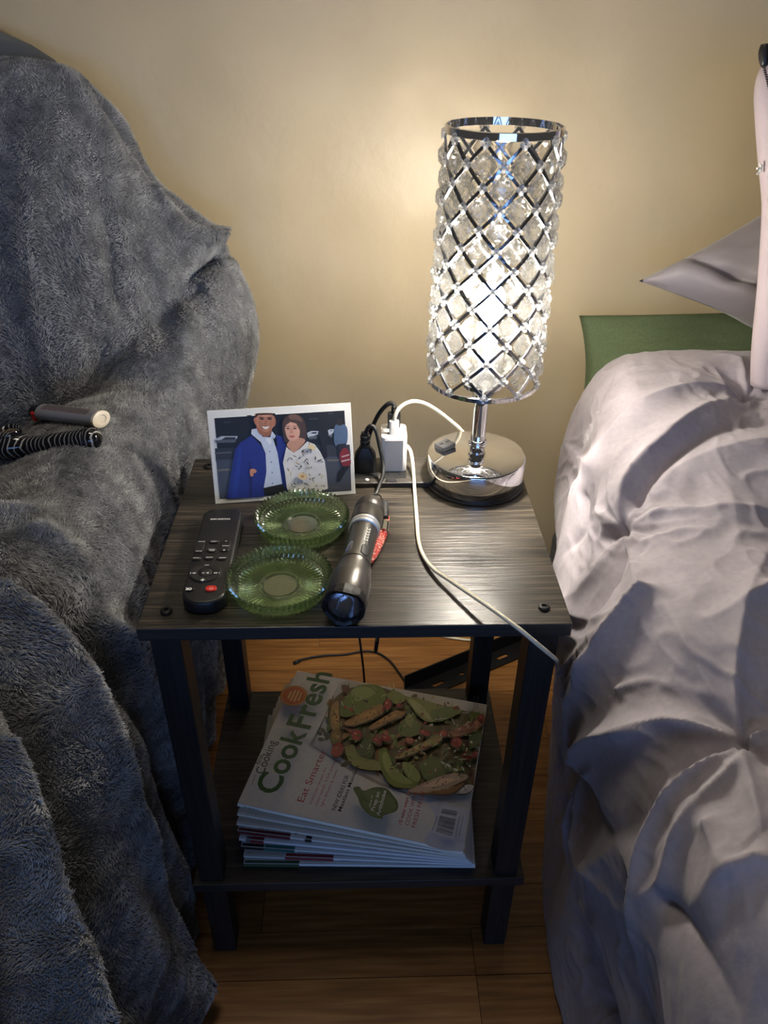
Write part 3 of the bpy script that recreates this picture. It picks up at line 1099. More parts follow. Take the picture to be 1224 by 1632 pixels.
# ================================================================== FLASHLIGHT
HR = 0.0205
Ph, Pt = onz(548, 968, T + HR), onz(592, 800, T + HR - 0.002)
ax = Pt - Ph
FL = float(math.hypot(ax[0], ax[1]))
fl = thing('flashlight', 'gunmetal flashlight lying with its lens towards the table front', 'flashlight', (Ph[0], Ph[1], T))
fa = math.atan2(ax[1], ax[0])
tilt = math.atan2(0.0040, FL)
FM = Matrix.Translation((0, 0, HR + 0.0008)) @ Matrix.Rotation(fa, 4, 'Z') @ Matrix.Rotation(PI / 2 + tilt * 0.9, 4, 'Y')


def fpart(name, prof, mat, n=48, caps=False, ang=35):
    return mk(name, tf(lathe([(r, t) for r, t in prof], n, caps), FM), mat, fl, angle=ang)


k_ = FL / 0.205
fpart('head', [(0.0190, 0.006), (0.0200, 0.009), (0.0200, 0.040 * k_), (0.0196, 0.042 * k_), (0.0180, 0.054 * k_), (0.0172, 0.060 * k_), (0.0172, 0.064 * k_), (0.0150, 0.066 * k_)], M['gunmetal'])
fpart('barrel', [(0.0150, 0.064 * k_), (0.0158, 0.0645 * k_), (0.0158, 0.067 * k_), (0.0150, 0.0675 * k_), (0.0150, 0.070 * k_), (0.0156, 0.0705 * k_), (0.0146, 0.080 * k_), (0.0146, 0.138 * k_)], M['gunmetal'])
for t0 in (0.1385, 0.1455):
    fpart('silver_ring', [(0.0146, t0 * k_), (0.0162, (t0 + 0.0005) * k_), (0.0162, (t0 + 0.0045) * k_), (0.0146, (t0 + 0.005) * k_)], M['silver'])
fpart('tail_cap', [(0.0140, 0.138 * k_), (0.0145, 0.145 * k_), (0.0145, 0.151 * k_), (0.0164, 0.152 * k_), (0.0164, 0.176 * k_), (0.0158, 0.177 * k_), (0.0158, 0.179 * k_), (0.0164, 0.180 * k_), (0.0164, 0.188 * k_), (0.0150, 0.196 * k_), (0.0070, 0.200 * k_), (0.0065, 0.206 * k_), (0.0, 0.206 * k_)], M['gunmetal'])
# faceted black bezel ring with raised crenels
n = 16
prof = [(0.0156, 0.010), (0.0165, -0.0005), (0.0200, -0.0015), (0.0206, 0.0006), (0.0206, 0.0085), (0.0198, 0.0100)]
V, F = lathe(prof, n, False)
V = np.array(V)
for i in range(n):
    if i % 4 in (0, 1):
        V[1 * n + i][2] -= 0.0022
        V[2 * n + i][2] -= 0.0022
mk('bezel', tf((V, F), FM), M['black_metal'], fl)
fpart('reflector', [(0.0030, 0.0180), (0.0060, 0.0165), (0.0110, 0.0125), (0.0150, 0.0055), (0.0160, 0.0035)], M['steel_dark'])
fpart('led', [(0.0, 0.0165), (0.0018, 0.0168), (0.0024, 0.0180), (0.0030, 0.0182)], M['white_plastic'], 16)
fpart('lens', [(0.0160, 0.0032), (0.0, 0.0032)], M['lens'], 48)
axl = np.array((FM.to_3x3() @ Vector((0, 0, 1))))
upv = np.array([0, 0, 1.0]) - axl * axl[2]
upv /= np.linalg.norm(upv)
sdv = np.cross(axl, upv)
base = np.array(FM.translation)


def fsurf(t, ang, r):
    return base + axl * t * k_ + (upv * math.cos(ang) + sdv * math.sin(ang)) * r


def fpatch(name, t, ang, w, l, h, mat, r0=0.0146):
    c = fsurf(t, ang, r0)
    nz = upv * math.cos(ang) + sdv * math.sin(ang)
    sx = np.cross(axl, nz)
    mt = Matrix([[sx[i], axl[i], nz[i], c[i]] for i in range(3)] + [[0, 0, 0, 1]])
    return mk(name, tf(prism(rrect(w, l, min(w, l) * 0.45), h + 0.0025, 0.0006, 2), mt @ Matrix.Translation((0, 0, -0.0025))), mat, fl, angle=40)


s_ = -1 if sdv[0] > 0 else 1
fpatch('switch_button', 0.083, s_ * -0.62, 0.0085, 0.017, 0.0016, M['black_rubber'])
fpatch('grip_recess', 0.087, s_ * 0.55, 0.0065, 0.019, 0.0003, M['steel_dark'])
lt = Print()
for k in range(5):
    y0 = 0.0048 * k
    lt.poly([(-0.0022, y0), (0.0022, y0 + 0.0008), (0.0022, y0 + 0.0018), (-0.0022, y0 + 0.0011)], (232, 232, 224), k == 0)
    lt.poly([(-0.0022, y0), (-0.0012, y0), (-0.0012, y0 + 0.0042), (-0.0022, y0 + 0.0042)], (232, 232, 224), False)
    lt.poly([(0.0010, y0 + 0.0012), (0.0022, y0 + 0.0014), (0.0022, y0 + 0.0040), (0.0010, y0 + 0.0038)], (232, 232, 224), False)
lo = lt.build('barrel_lettering', M['ink'], fl)
ang = s_ * -0.50
nz = upv * math.cos(ang) + sdv * math.sin(ang)
sx = np.cross(axl, nz)
c = fsurf(0.100, ang, 0.0149)
lo.matrix_local = Matrix([[sx[i], axl[i], nz[i], c[i]] for i in range(3)] + [[0, 0, 0, 1]])
# lanyard: its own pieces hang on the flashlight's tail
ly = mk('lanyard_cord', tube([np.array(q) - np.array(fl.location) for q in (onz(607, 826, T + 0.008), onz(606, 850, T + 0.006), onz(600, 870, T + 0.006), onz(593, 888, T + 0.005), onz(590, 897, T + 0.004))], [0.0034, 0.0034, 0.0030, 0.0022], 8), M['red'], fl, smooth=True)
ly2 = mk('lanyard_cord', tube([np.array(q) - np.array(fl.location) for q in (onz(616, 824, T + 0.006), onz(613, 848, T + 0.005), onz(606, 868, T + 0.004), onz(597, 886, T + 0.004), onz(591, 896, T + 0.004))], [0.0034, 0.0034, 0.0030, 0.0022], 8), M['red'], fl, smooth=True)
rl = noise_on(principled('red_flecked_cord', rough=0.6), 420, 1, ramp=[(0.50, srgb(200, 36, 28)), (0.60, srgb(236, 180, 160))], bump=0.5, bump_dist=0.001)
for o in (ly, ly2):
    o.data.materials[0] = rl
    tag(o, 'red flecked braided cord')
pA, pB = onz(612, 800, T + 0.008), onz(612, 828, T + 0.008)
d_ = np.array(fl.location)
mk('cord_lock', tube([pA - d_, (pA * 0.85 + pB * 0.15) - d_, (pA * .5 + pB * .5) - d_, pB - d_], [0.0030, 0.0052, 0.0054, 0.0050], 12, 4), M['black_rubber'], fl, smooth=True)
pA, pB = onz(611, 832, T + 0.007), onz(609, 847, T + 0.007)
mk('crimp', tube([pA - d_, pB - d_], 0.0068, 10, 1, 0.6), M['steel_dark'], fl, angle=40)
mk('wire_loop', tube([fsurf(0.204, 0, 0.004), fsurf(0.207, 0, 0.009), onz(603, 788, T + 0.017) - d_, onz(609, 795, T + 0.012) - d_, onz(612, 801, T + 0.008) - d_], 0.0008, 6), M['black_rubber'], fl, smooth=True)
mk('wire_loop', tube([fsurf(0.204, 0, 0.004), fsurf(0.207, 0.3 * s_, 0.008), onz(590, 790, T + 0.018) - d_, fsurf(0.197, 0.9 * s_, 0.014)], 0.0008, 6), M['black_rubber'], fl, smooth=True)

# ================================================================== MAGAZINES
MW, MH = 0.236, 0.283
NM = 8
thk = [0.0074, 0.0062, 0.0066, 0.0062, 0.0062, 0.0058, 0.0058, 0.0066]   # top to bottom
tot = sum(thk)
# spine corner (front left) and direction, top one and bottom one
cB, cT = np.array([-0.1415, 0.0225]), onz(378, 1281, ZS + tot)[:2]
aB = math.atan2(0.0126 - 0.0222, 0.28)
eT = onz(741, 1359, ZS + tot)[:2] - cT
aT = math.atan2(eT[1], eT[0])
labels = ['white cooking magazine with a salad cover and green masthead, topmost of the stack',
          'pale magazine just beneath the topmost one, spine plain cream',
          'magazine third from top, cream spine with a thin dark line of print',
          'magazine with the long dark red block on its spine, fourth from top',
          'magazine with a short red mark on its pale spine, fifth from top',
          'magazine with a teal block on its spine, sixth from top',
          'magazine with a bright red block mid-spine, seventh from top',
          'bottom magazine of the stack, green band along its spine']
spines = [[(0.03, 0.06, (70, 40, 44)), (0.07, 0.09, (70, 60, 70))], [(0.30, 0.9, (120, 122, 130))], [(0.10, 0.24, (86, 70, 74)), (0.26, 0.27, (30, 30, 34))], [(0.0, 0.235, (98, 26, 36)), (0.30, 0.33, (28, 24, 26))],
          [(0.03, 0.10, (110, 100, 104)), (0.05, 0.11, (124, 40, 46))], [(0.0, 0.10, (28, 26, 26)), (0.10, 0.235, (28, 96, 92)), (0.25, 0.62, (120, 122, 126))], [(0.0, 0.18, (190, 188, 184)), (0.18, 0.39, (128, 38, 44)), (0.42, 0.8, (150, 152, 158))], [(0.0, 0.24, (58, 84, 58)), (0.24, 0.9, (168, 170, 172))]]
zt = ZS + tot
tops = []
ease = [1.0, 0.83, 0.66, 0.55, 0.42, 0.30, 0.15, 0.0]
for i in range(NM):
    f = ease[i]
    c0 = cB * (1 - f) + cT * f
    jx = [0, -0.0015, -0.0035, -0.0035, -0.0025, -0.001, 0.001, 0.0][i]
    a = aB * (1 - f) + aT * f
    th = thk[i]
    z0 = zt - th
    mg = thing('magazine', labels[i], 'magazine', (c0[0] + jx, c0[1], z0), a, 'magazines stacked on the lower shelf')
    # pages
    mk('pages', rbox(MH - 0.003, MW - 0.004, th - 0.0014, 0, 1, (MH / 2, MW / 2 + 0.0006, th / 2)), M['paper'], mg)
    # wrap-round cover: front, spine, back in one bent sheet
    prof = [(MW, th - 0.0003), (0.004, th - 0.0003), (0.0010, th - 0.0010), (0.0, th * 0.6), (0.0, th * 0.4), (0.0010, 0.0010), (0.004, 0.0003), (MW, 0.0003)]
    inn = [(MW, th - 0.0006), (0.004, th - 0.0006), (0.0013, th - 0.0012), (0.0003, th * 0.6), (0.0003, th * 0.4), (0.0013, 0.0012), (0.004, 0.0006), (MW, 0.0006)]
    V = [(x, y, z) for x in (0, MH) for (y, z) in prof + inn]
    q = len(prof)
    F = []
    for k in range(q - 1):
        F += [(k, k + 1, 2 * q + k + 1, 2 * q + k), (q + k + 1, q + k, 3 * q + k, 3 * q + k + 1), (k + 1, k, q + k, q + k + 1), (2 * q + k, 2 * q + k + 1, 3 * q + k + 1, 3 * q + k)]
    F += [(0, 2 * q, 3 * q, q), (q - 1, 2 * q - 1, 4 * q - 1, 3 * q - 1)]
    col = [(238, 230, 214), (214, 206, 192), (206, 198, 186), (204, 196, 186), (204, 204, 206), (196, 196, 196), (204, 204, 204), (198, 200, 198)][i]
    mc = noise_on(principled('cover_stock', srgb(*col), 0.38), 12, 2, ramp=[(0.3, srgb(*[int(c * 0.95) for c in col])), (0.7, srgb(*col))])
    mk('cover', (V, F), mc, mg)
    sp = Print()
    for u0, u1, cc in spines[i]:
        solid = u1 - u0 < 0.25 and not (i in (0, 1, 2))
        if solid:
            sp.poly([(u0 * MH, 0.0008), (u1 * MH, 0.0008), (u1 * MH, th - 0.0009), (u0 * MH, th - 0.0009)], cc)
        else:
            u = u0
            rr = random.Random(i)
            while u < u1:
                w = rr.uniform(0.004, 0.008)
                sp.poly([(u * MH, th * 0.42), ((u + w) * MH, th * 0.42), ((u + w) * MH, th * 0.62), (u * MH, th * 0.62)], cc, False)
                u += w + rr.choice([0.002, 0.002, 0.006])
    if i == 5:
        sp.text('BEST RESTAURANTS & NEIGHBORHOOD BARS', (0.25 * MH, th * 0.32), 0, th * 0.42, (60, 62, 68), 0.40 * MH)
    if i == 3:
        sp.text('COOKING LIGHT', (0.42 * MH, th * 0.32), 0, th * 0.42, (90, 94, 104), 0.2 * MH)
    lip = Print()
    for u0, u1, cc in spines[i]:
        if u1 - u0 < 0.25 and i > 2:
            lip.poly([(u0 * MH + 0.001, 0.0012), (u1 * MH, 0.0012), (u1 * MH, 0.0050), (u0 * MH + 0.001, 0.0050)], cc)
    if lip.F:
        lip.build('cover_edge_print', M['ink'], mg, th - 0.00026)
    so = sp.build('spine_print', M['ink'], mg)
    so.matrix_local = Matrix.Translation((0, -0.00012, 0)) @ Matrix.Rotation(PI / 2, 4, 'X')
    tops.append((mg, z0, a, c0, th))
    zt = z0

# cover art of the topmost magazine, laid out on its plane
mg, z0, a, c0, th = tops[0]
cf = Frame((c0[0], c0[1], z0 + th), (math.cos(a), math.sin(a), 0), (-math.sin(a), math.cos(a), 0))
art = Print()


def Z(pts, x0, y0, sc, col, sm=True, clip=True):
    q = []
    for x, y in pts:
        u, v = cf.uv(x0 + x / sc, y0 + y / sc)
        if clip:
            u, v = min(max(u, 0.0008), MH - 0.0012), min(max(v, 0.001), MW - 0.0012)
        q.append((u, v))
    art.poly(blob(q) if sm else q, col)


def ZC(pts, col, sm=True):        # crop 360,1060 scale 2.782
    Z(pts, 360, 1060, 2.782, col, sm)


def ZS_(pts, col, sm=True):       # crop 500,1080 scale 4.08
    Z(pts, 500, 1080, 4.08, col, sm)


art.poly([(0.0008, 0.0012), (MH - 0.0012, 0.0012), (MH - 0.0012, MW - 0.0012), (0.0008, MW - 0.0012)], (240, 232, 216))
# plate and table cloth behind the salad
ZC([(500, 80), (540, 60), (1175, 160), (1165, 300), (1095, 640), (960, 600), (820, 575), (700, 530), (560, 460), (400, 380), (370, 360), (440, 230)], (214, 208, 198), False)
ZC([(370, 352), (440, 230), (500, 84), (420, 260), (385, 355), (560, 455), (700, 525), (820, 570), (820, 580), (690, 536), (550, 468)], (168, 158, 148), False)
ZC([(900, 590), (1060, 640), (1090, 640), (1080, 760), (1040, 840), (880, 800), (930, 690)], (226, 224, 228), True)
R5 = random.Random(11)
ol = [(110, 170), (230, 70), (420, 60), (600, 120), (800, 170), (1000, 220), (1145, 260), (1135, 360), (1110, 470), (1080, 600), (1020, 740), (860, 745), (700, 720), (520, 720), (430, 620), (300, 600), (200, 540), (120, 440), (90, 300)]
ZS_(ol, (96, 84, 44))


def scatter(n, palette, rx, ry, box, soft=True):
    k = 0
    while k < n:
        p = (R5.uniform(box[0], box[2]), R5.uniform(box[1], box[3]))
        if not inside(p, ol):
            continue
        k += 1
        a = R5.uniform(0, PI)
        s1, s2 = R5.uniform(*rx), R5.uniform(*ry)
        pts = [(p[0] + s1 * math.cos(t) * math.cos(a) * R5.uniform(.75, 1.2) - s2 * math.sin(t) * math.sin(a), p[1] + s1 * math.cos(t) * math.sin(a) + s2 * math.sin(t) * math.cos(a) * R5.uniform(.75, 1.2)) for t in np.linspace(0, 2 * PI, 8, endpoint=False)]
        ZS_(pts, R5.choice(palette))


greens = [(112, 126, 52), (134, 142, 66), (92, 108, 44), (150, 156, 84), (76, 92, 40)]
browns = [(140, 96, 48), (112, 70, 36), (160, 118, 64), (92, 52, 32), (132, 60, 40)]
scatter(120, greens + browns, (20, 52), (10, 26), (90, 60, 1140, 740))
# lettuce, avocado, chicken strips, tomatoes
ZS_([(230, 110), (300, 60), (420, 62), (470, 120), (440, 190), (330, 230), (200, 270), (160, 210)], (120, 134, 58))
ZS_([(250, 90), (340, 70), (400, 110), (330, 150), (260, 160)], (158, 166, 92))
ZS_([(480, 120), (540, 100), (600, 140), (560, 180), (500, 170)], (138, 146, 74))
ZS_([(600, 140), (700, 150), (850, 200), (960, 230), (880, 270), (760, 300), (690, 270), (640, 210)], (146, 150, 78))
ZS_([(620, 150), (700, 190), (760, 280), (700, 260), (650, 210)], (182, 182, 116))
ZS_([(760, 230), (900, 200), (930, 250), (800, 300)], (110, 126, 56))
ZS_([(205, 470), (260, 450), (300, 520), (430, 560), (470, 610), (330, 610), (240, 570)], (160, 158, 84))
ZS_([(300, 430), (350, 400), (390, 450), (380, 520), (300, 520), (280, 480)], (74, 92, 42))
ZS_([(420, 500), (470, 470), (500, 560), (560, 640), (680, 690), (640, 730), (520, 720), (450, 640)], (128, 142, 52))
ZS_([(445, 520), (480, 500), (520, 590), (600, 660), (640, 700), (540, 690), (470, 620)], (168, 174, 88))
ZS_([(580, 560), (640, 580), (690, 640), (680, 690), (610, 660), (580, 610)], (156, 166, 82))
ZS_([(690, 570), (780, 530), (860, 560), (870, 620), (800, 690), (720, 670)], (98, 114, 52))
ZS_([(550, 330), (600, 280), (680, 300), (690, 370), (620, 400), (560, 380)], (104, 122, 58))
ZS_([(590, 290), (620, 240), (650, 300), (630, 340)], (160, 166, 96))
ZS_([(1010, 390), (1100, 370), (1090, 440), (1020, 470)], (92, 112, 66))
strips = [([(120, 190), (160, 165), (165, 230), (170, 320), (160, 370), (125, 360), (105, 270)], (184, 146, 84)),
          ([(120, 360), (170, 350), (175, 440), (120, 445)], (140, 110, 52)),
          ([(200, 310), (270, 260), (390, 200), (450, 190), (450, 240), (360, 290), (250, 325)], (188, 140, 78)),
          ([(360, 340), (440, 280), (560, 215), (600, 225), (580, 260), (470, 310), (390, 350)], (178, 130, 70)),
          ([(530, 530), (620, 480), (760, 410), (830, 385), (830, 420), (740, 470), (620, 520), (550, 542)], (190, 160, 92)),
          ([(840, 390), (940, 340), (1080, 270), (1140, 260), (1130, 330), (1000, 380), (900, 400)], (168, 112, 84)),
          ([(610, 760), (700, 710), (850, 650), (960, 640), (1000, 670), (880, 730), (740, 765)], (206, 172, 140)),
          ([(800, 745), (900, 730), (1020, 715), (1030, 750), (960, 775)], (222, 212, 196)),
          ([(640, 775), (760, 765), (880, 740), (980, 700), (900, 770), (760, 775)], (140, 92, 54))]
for pts, col in strips:
    ZS_([(x + 6, y + 9) for x, y in pts], (66, 44, 24))
    ZS_(pts, col)
    cx, cy = np.mean([p[0] for p in pts]), np.mean([p[1] for p in pts])
    ZS_([(cx + (x - cx) * .55, cy + (y - cy) * .45 - 4) for x, y in pts], tuple(min(255, int(c * 1.14)) for c in col))
    for k in range(6):
        q = pts[R5.randrange(len(pts))]
        f = R5.uniform(.2, .8)
        ZS_(ell(cx + (q[0] - cx) * f, cy + (q[1] - cy) * f, 7, 4, R5.random() * 3, 8), (112, 72, 36), False)
toms = [(480, 195, 24, 36), (155, 490, 38, 48), (410, 430, 36, 24), (470, 415, 34, 22), (280, 395, 32, 36), (925, 440, 38, 34), (1065, 520, 34, 24), (1000, 530, 34, 26), (840, 385, 26, 22), (720, 380, 40, 18), (560, 205, 26, 16), (1090, 285, 26, 20), (620, 430, 32, 20)]
for x, y_, rx, ry in toms:
    ZS_(ell(x + 3, y_ + 5, rx * 1.1, ry * 1.1, R5.random(), 14), (74, 26, 22), False)
    ZS_(ell(x, y_, rx, ry, R5.random() * .5, 14), R5.choice([(168, 42, 38), (150, 36, 34), (178, 58, 44)]), False)
    ZS_(ell(x - rx * .25, y_ - ry * .3, rx * .35, ry * .25, 0.4, 8), (214, 120, 100), False)
for k in range(46):
    x, y_ = R5.uniform(480, 1060), R5.uniform(300, 640)
    ZS_(ell(x, y_, R5.uniform(5, 11), R5.uniform(4, 8), R5.random() * 3, 8), R5.choice([(204, 184, 128), (190, 166, 104), (226, 212, 176), (150, 104, 56)]), False)
for k in range(30):
    x, y_ = R5.uniform(830, 1080), R5.uniform(480, 640)
    ZS_(ell(x, y_, R5.uniform(8, 20), R5.uniform(4, 9), R5.random() * 3, 8), R5.choice([(210, 214, 196), (188, 196, 168), (96, 112, 74), (60, 66, 44)]), False)
scatter(60, greens + [(176, 182, 112), (60, 74, 34)], (10, 26), (3, 7), (120, 80, 1120, 720))
scatter(50, browns + [(206, 170, 110), (70, 40, 26)], (6, 16), (3, 7), (120, 150, 1120, 700))
scatter(36, [(196, 200, 140), (222, 216, 190), (150, 160, 90)], (12, 30), (1.5, 3.5), (150, 80, 1120, 720))
scatter(16, [(150, 34, 32), (176, 56, 44)], (8, 16), (6, 10), (200, 180, 1120, 560))
for x, y_ in ((60, 390), (80, 420), (50, 450), (90, 440), (40, 410)):
    ZS_(ell(x, y_, 22, 14, R5.random() * 3, 8), (74, 68, 56), False)
ZS_([(175, 620), (215, 590), (250, 600), (220, 620), (200, 630)], (70, 66, 40))
# artichoke
ZC([(565, 580), (590, 572), (612, 590), (660, 575), (710, 580), (740, 610), (762, 645), (755, 680), (700, 700), (690, 715), (640, 700), (600, 660), (585, 620)], (92, 108, 58))
for q in ([(610, 600), (660, 585), (690, 600), (640, 640)], [(640, 640), (700, 610), (750, 640), (690, 680)], [(605, 640), (650, 650), (680, 700), (640, 695)], [(690, 640), (750, 650), (745, 680), (700, 690)]):
    ZC(q, (112, 128, 74))
# seal on the masthead
sc_ = cf.uv(360 + 303 / 2.782, 1060 + 168 / 2.782)
for r_, col in ((0.0192, (150, 84, 34)), (0.0180, (206, 150, 66)), (0.0166, (186, 88, 34))):
    art.poly([(min(x, MH), min(y_, MW - 0.001)) for x, y_ in ell(sc_[0], sc_[1], r_, r_, 0, 32)], col)
for k in range(4):
    w = (0.016, 0.022, 0.020, 0.014)[k]
    art.poly([(sc_[0] + 0.008 - 0.005 * k, sc_[1] - w / 2), (sc_[0] + 0.0105 - 0.005 * k, sc_[1] - w / 2), (sc_[0] + 0.0105 - 0.005 * k, sc_[1] + w / 2), (sc_[0] + 0.008 - 0.005 * k, sc_[1] + w / 2)], (226, 190, 120))


def txt(t, p0, p1, capx, col, bold=0.0, shear=0.0):
    """t from image point p0 to p1 (baseline start and end), cap height measured towards capx"""
    a_, b_ = np.array(cf.uv(*p0)), np.array(cf.uv(*p1))
    c_ = np.array(cf.uv(*capx))
    d = b_ - a_
    L = np.linalg.norm(d)
    nrm = np.array([-d[1], d[0]]) / L
    h = abs((c_ - a_) @ nrm)
    art.text(t, a_, math.atan2(d[1], d[0]), h / 0.70, col, L, bold, shear)


def c7(x, y):      # crop 400,1070 scale 7.094
    return (400 + x / 7.094, 1070 + y / 7.094)


def c5(x, y):      # crop 560,1200 scale 5.829
    return (560 + x / 5.829, 1200 + y / 5.829)


green = (50, 92, 40)
txt('Cook', c7(290, 1492), c7(640, 775), c7(50, 1400), green, 0.022)
txt('Fresh', c7(662, 745), c7(922, 112), c7(405, 688), green, 0.022)
txt('fine', c7(112, 1140), c7(152, 1035), c7(60, 1120), (58, 66, 46))
txt('Cooking', c7(155, 1250), c7(300, 880), c7(60, 1215), (58, 66, 46))
txt('summer issue', c7(28, 1370), c7(72, 1250), c7(10, 1362), (96, 92, 80))
txt('Eat Smarter', c7(600, 1570), c7(860, 985), c7(525, 1545), (196, 76, 66))
txt('Delicious recipes for', c7(690, 1590), c7(862, 1175), c7(662, 1580), (196, 92, 80))
txt('easy salads, fresh pastas', c7(752, 1605), c7(962, 1095), c7(724, 1596), (196, 92, 80))
txt('light dinners & more', c7(812, 1620), c7(985, 1205), c7(784, 1610), (196, 92, 80))
txt('NEW IDEAS FOR', (360 + 487 / 2.782, 1060 + 680 / 2.782), (360 + 548 / 2.782, 1060 + 525 / 2.782), (360 + 470 / 2.782, 1060 + 672 / 2.782), (44, 40, 34), 0.01)
txt('Meatless Mondays', (360 + 512 / 2.782, 1060 + 685 / 2.782), (360 + 590 / 2.782, 1060 + 482 / 2.782), (360 + 496 / 2.782, 1060 + 680 / 2.782), (44, 40, 34), 0.01)
txt('How to', c5(180, 575), c5(200, 468), c5(160, 570), (235, 235, 220), 0.01)
txt('Prep an', c5(212, 615), c5(265, 440), c5(178, 605), (240, 240, 228), 0.02)
txt('Artichoke', c5(262, 660), c5(325, 425), c5(228, 650), (240, 240, 228), 0.02)
txt('10 easy ways to', c5(462, 740), c5(545, 432), c5(432, 732), (190, 60, 52), 0.02)
txt('COOK WITH', c5(530, 750), c5(612, 445), c5(492, 740), (190, 60, 52), 0.0)
txt('FRESH FRUIT', c5(590, 770), c5(685, 430), c5(552, 760), (190, 60, 52), 0.0)
# barcode
q = [np.array(cf.uv(*c5(x, y_))) for x, y_ in ((775, 800), (930, 850), (980, 610), (840, 585))]
art.poly([tuple(q[0] + (q[0] - q[2]) * .10), tuple(q[1] + (q[1] - q[3]) * .10), tuple(q[2] + (q[2] - q[0]) * .10), tuple(q[3] + (q[3] - q[1]) * .10)], (232, 230, 232))
t = 0.0
rr = random.Random(2)
while t < 0.97:
    w = rr.choice([0.012, 0.02, 0.03])
    if not 0.68 < t < 0.76:
        pts = [q[0] + (q[3] - q[0]) * t, q[1] + (q[2] - q[1]) * t, q[1] + (q[2] - q[1]) * (t + w), q[0] + (q[3] - q[0]) * (t + w)]
        art.poly([tuple(x) for x in pts], (40, 40, 46), False)
    t += w + rr.choice([0.012, 0.018, 0.026])
for p0, p1 in ((c5(752, 790), c5(795, 660)), (c5(965, 845), c5(1005, 660)), (c5(992, 850), c5(1035, 665))):
    a_, b_ = np.array(cf.uv(*p0)), np.array(cf.uv(*p1))
    for k in range(12):
        s0, s1 = a_ + (b_ - a_) * (k / 12), a_ + (b_ - a_) * ((k + .7) / 12)
        nn_ = np.array([-(b_ - a_)[1], (b_ - a_)[0]])
        nn_ = nn_ / np.linalg.norm(nn_) * 0.0009
        art.poly([tuple(s0), tuple(s1), tuple(s1 + nn_), tuple(s0 + nn_)], (120, 118, 122), False)
for k in range(3):
    a_, b_ = np.array(cf.uv(700 + (325 + 18 * k) / 6.12, 1080 + 385 / 6.12)), np.array(cf.uv(700 + (332 + 20 * k) / 6.12, 1080 + 255 / 6.12))
    nn_ = np.array([0.0008, 0])
    art.poly([tuple(a_), tuple(b_), tuple(b_ + nn_), tuple(a_ + nn_)], (70, 72, 72), False)
art.build('cover_print', M['cover'], mg, th - 0.00026)

# ================================================================== FLOOR BITS BEHIND THE TABLE
# slotted black steel bracket of the bed frame
A_, B_ = np.array([0.082, 0.462, 0.0]), np.array([0.345, 0.600, 0.0])
bd = B_ - A_
BLn = float(np.linalg.norm(bd))
br = thing('slotted_bracket', 'black slotted steel angle bracket on the floor behind the nightstand', 'bracket', (A_[0], A_[1], 0.001), math.atan2(bd[1], bd[0]))
bm = bmesh.new()


def plate_with_holes(L, Wd, holes, th):
    """flat bar with round-ended slots cut through"""
    V, F = [], []
    cells = []
    xs = 0.0
    for hx, hl, hw in holes:
        cells.append((xs, hx - hl / 2 - 0.006, None))
        cells.append((hx - hl / 2 - 0.006, hx + hl / 2 + 0.006, (hx, hl, hw)))
        xs = hx + hl / 2 + 0.006
    cells.append((xs, L, None))
    for x0, x1, h in cells:
        if h is None:
            n = len(V)
            for z in (0, th):
                V += [(x0, 0, z), (x1, 0, z), (x1, Wd, z), (x0, Wd, z)]
            F += [(n + 3, n + 2, n + 1, n), (n + 4, n + 5, n + 6, n + 7), (n, n + 1, n + 5, n + 4), (n + 2, n + 3, n + 7, n + 6)]
        else:
            hx, hl, hw = h
            inner = [(hx + x, Wd / 2 + y_) for x, y_ in rrect(hl, hw, hw * 0.49, 3)]
            m = len(inner)
            outer = []
            for k, (x, y_) in enumerate(inner):
                dx, dy = x - hx, y_ - Wd / 2
                ex, ey = (x1 - x0) / 2, Wd / 2
                s = min(ex / max(abs(dx), 1e-6), ey / max(abs(dy), 1e-6))
                outer.append((hx + dx * s, Wd / 2 + dy * s))
            for cx_, cy_ in ((x0, 0.0), (x1, 0.0), (x1, Wd), (x0, Wd)):
                kk = min(range(m), key=lambda q_: abs(math.atan2(math.sin(math.atan2(inner[q_][1] - Wd / 2, inner[q_][0] - hx) - math.atan2(cy_ - Wd / 2, cx_ - hx)), math.cos(math.atan2(inner[q_][1] - Wd / 2, inner[q_][0] - hx) - math.atan2(cy_ - Wd / 2, cx_ - hx)))))
                outer[kk] = (cx_, cy_)
            n = len(V)
            for z in (0, th):
                V += [(x, y_, z) for x, y_ in inner] + [(x, y_, z) for x, y_ in outer]
            for k in range(m):
                l = (k + 1) % m
                F += [(n + m + k, n + k, n + l, n + m + l), (n + 2 * m + k, n + 3 * m + k, n + 3 * m + l, n + 2 * m + l), (n + k, n + 2 * m + k, n + 2 * m + l, n + l), (n + m + l, n + 3 * m + l, n + 3 * m + k, n + m + k)]
    return V, F


holes = [(0.020, 0.008, 0.006), (0.060, 0.024, 0.008), (0.112, 0.010, 0.007), (0.145, 0.012, 0.007), (0.165, 0.006, 0.006), (0.205, 0.024, 0.008)]
mk('flange', mv(plate_with_holes(BLn, 0.036, holes, 0.003), 0, -0.036, 0.0), M['black_metal'], br)
mk('web', rbox(BLn, 0.003, 0.034, 0.0005, 1, (BLn / 2, 0.0015, 0.017)), M['black_metal'], br)
bm.free()
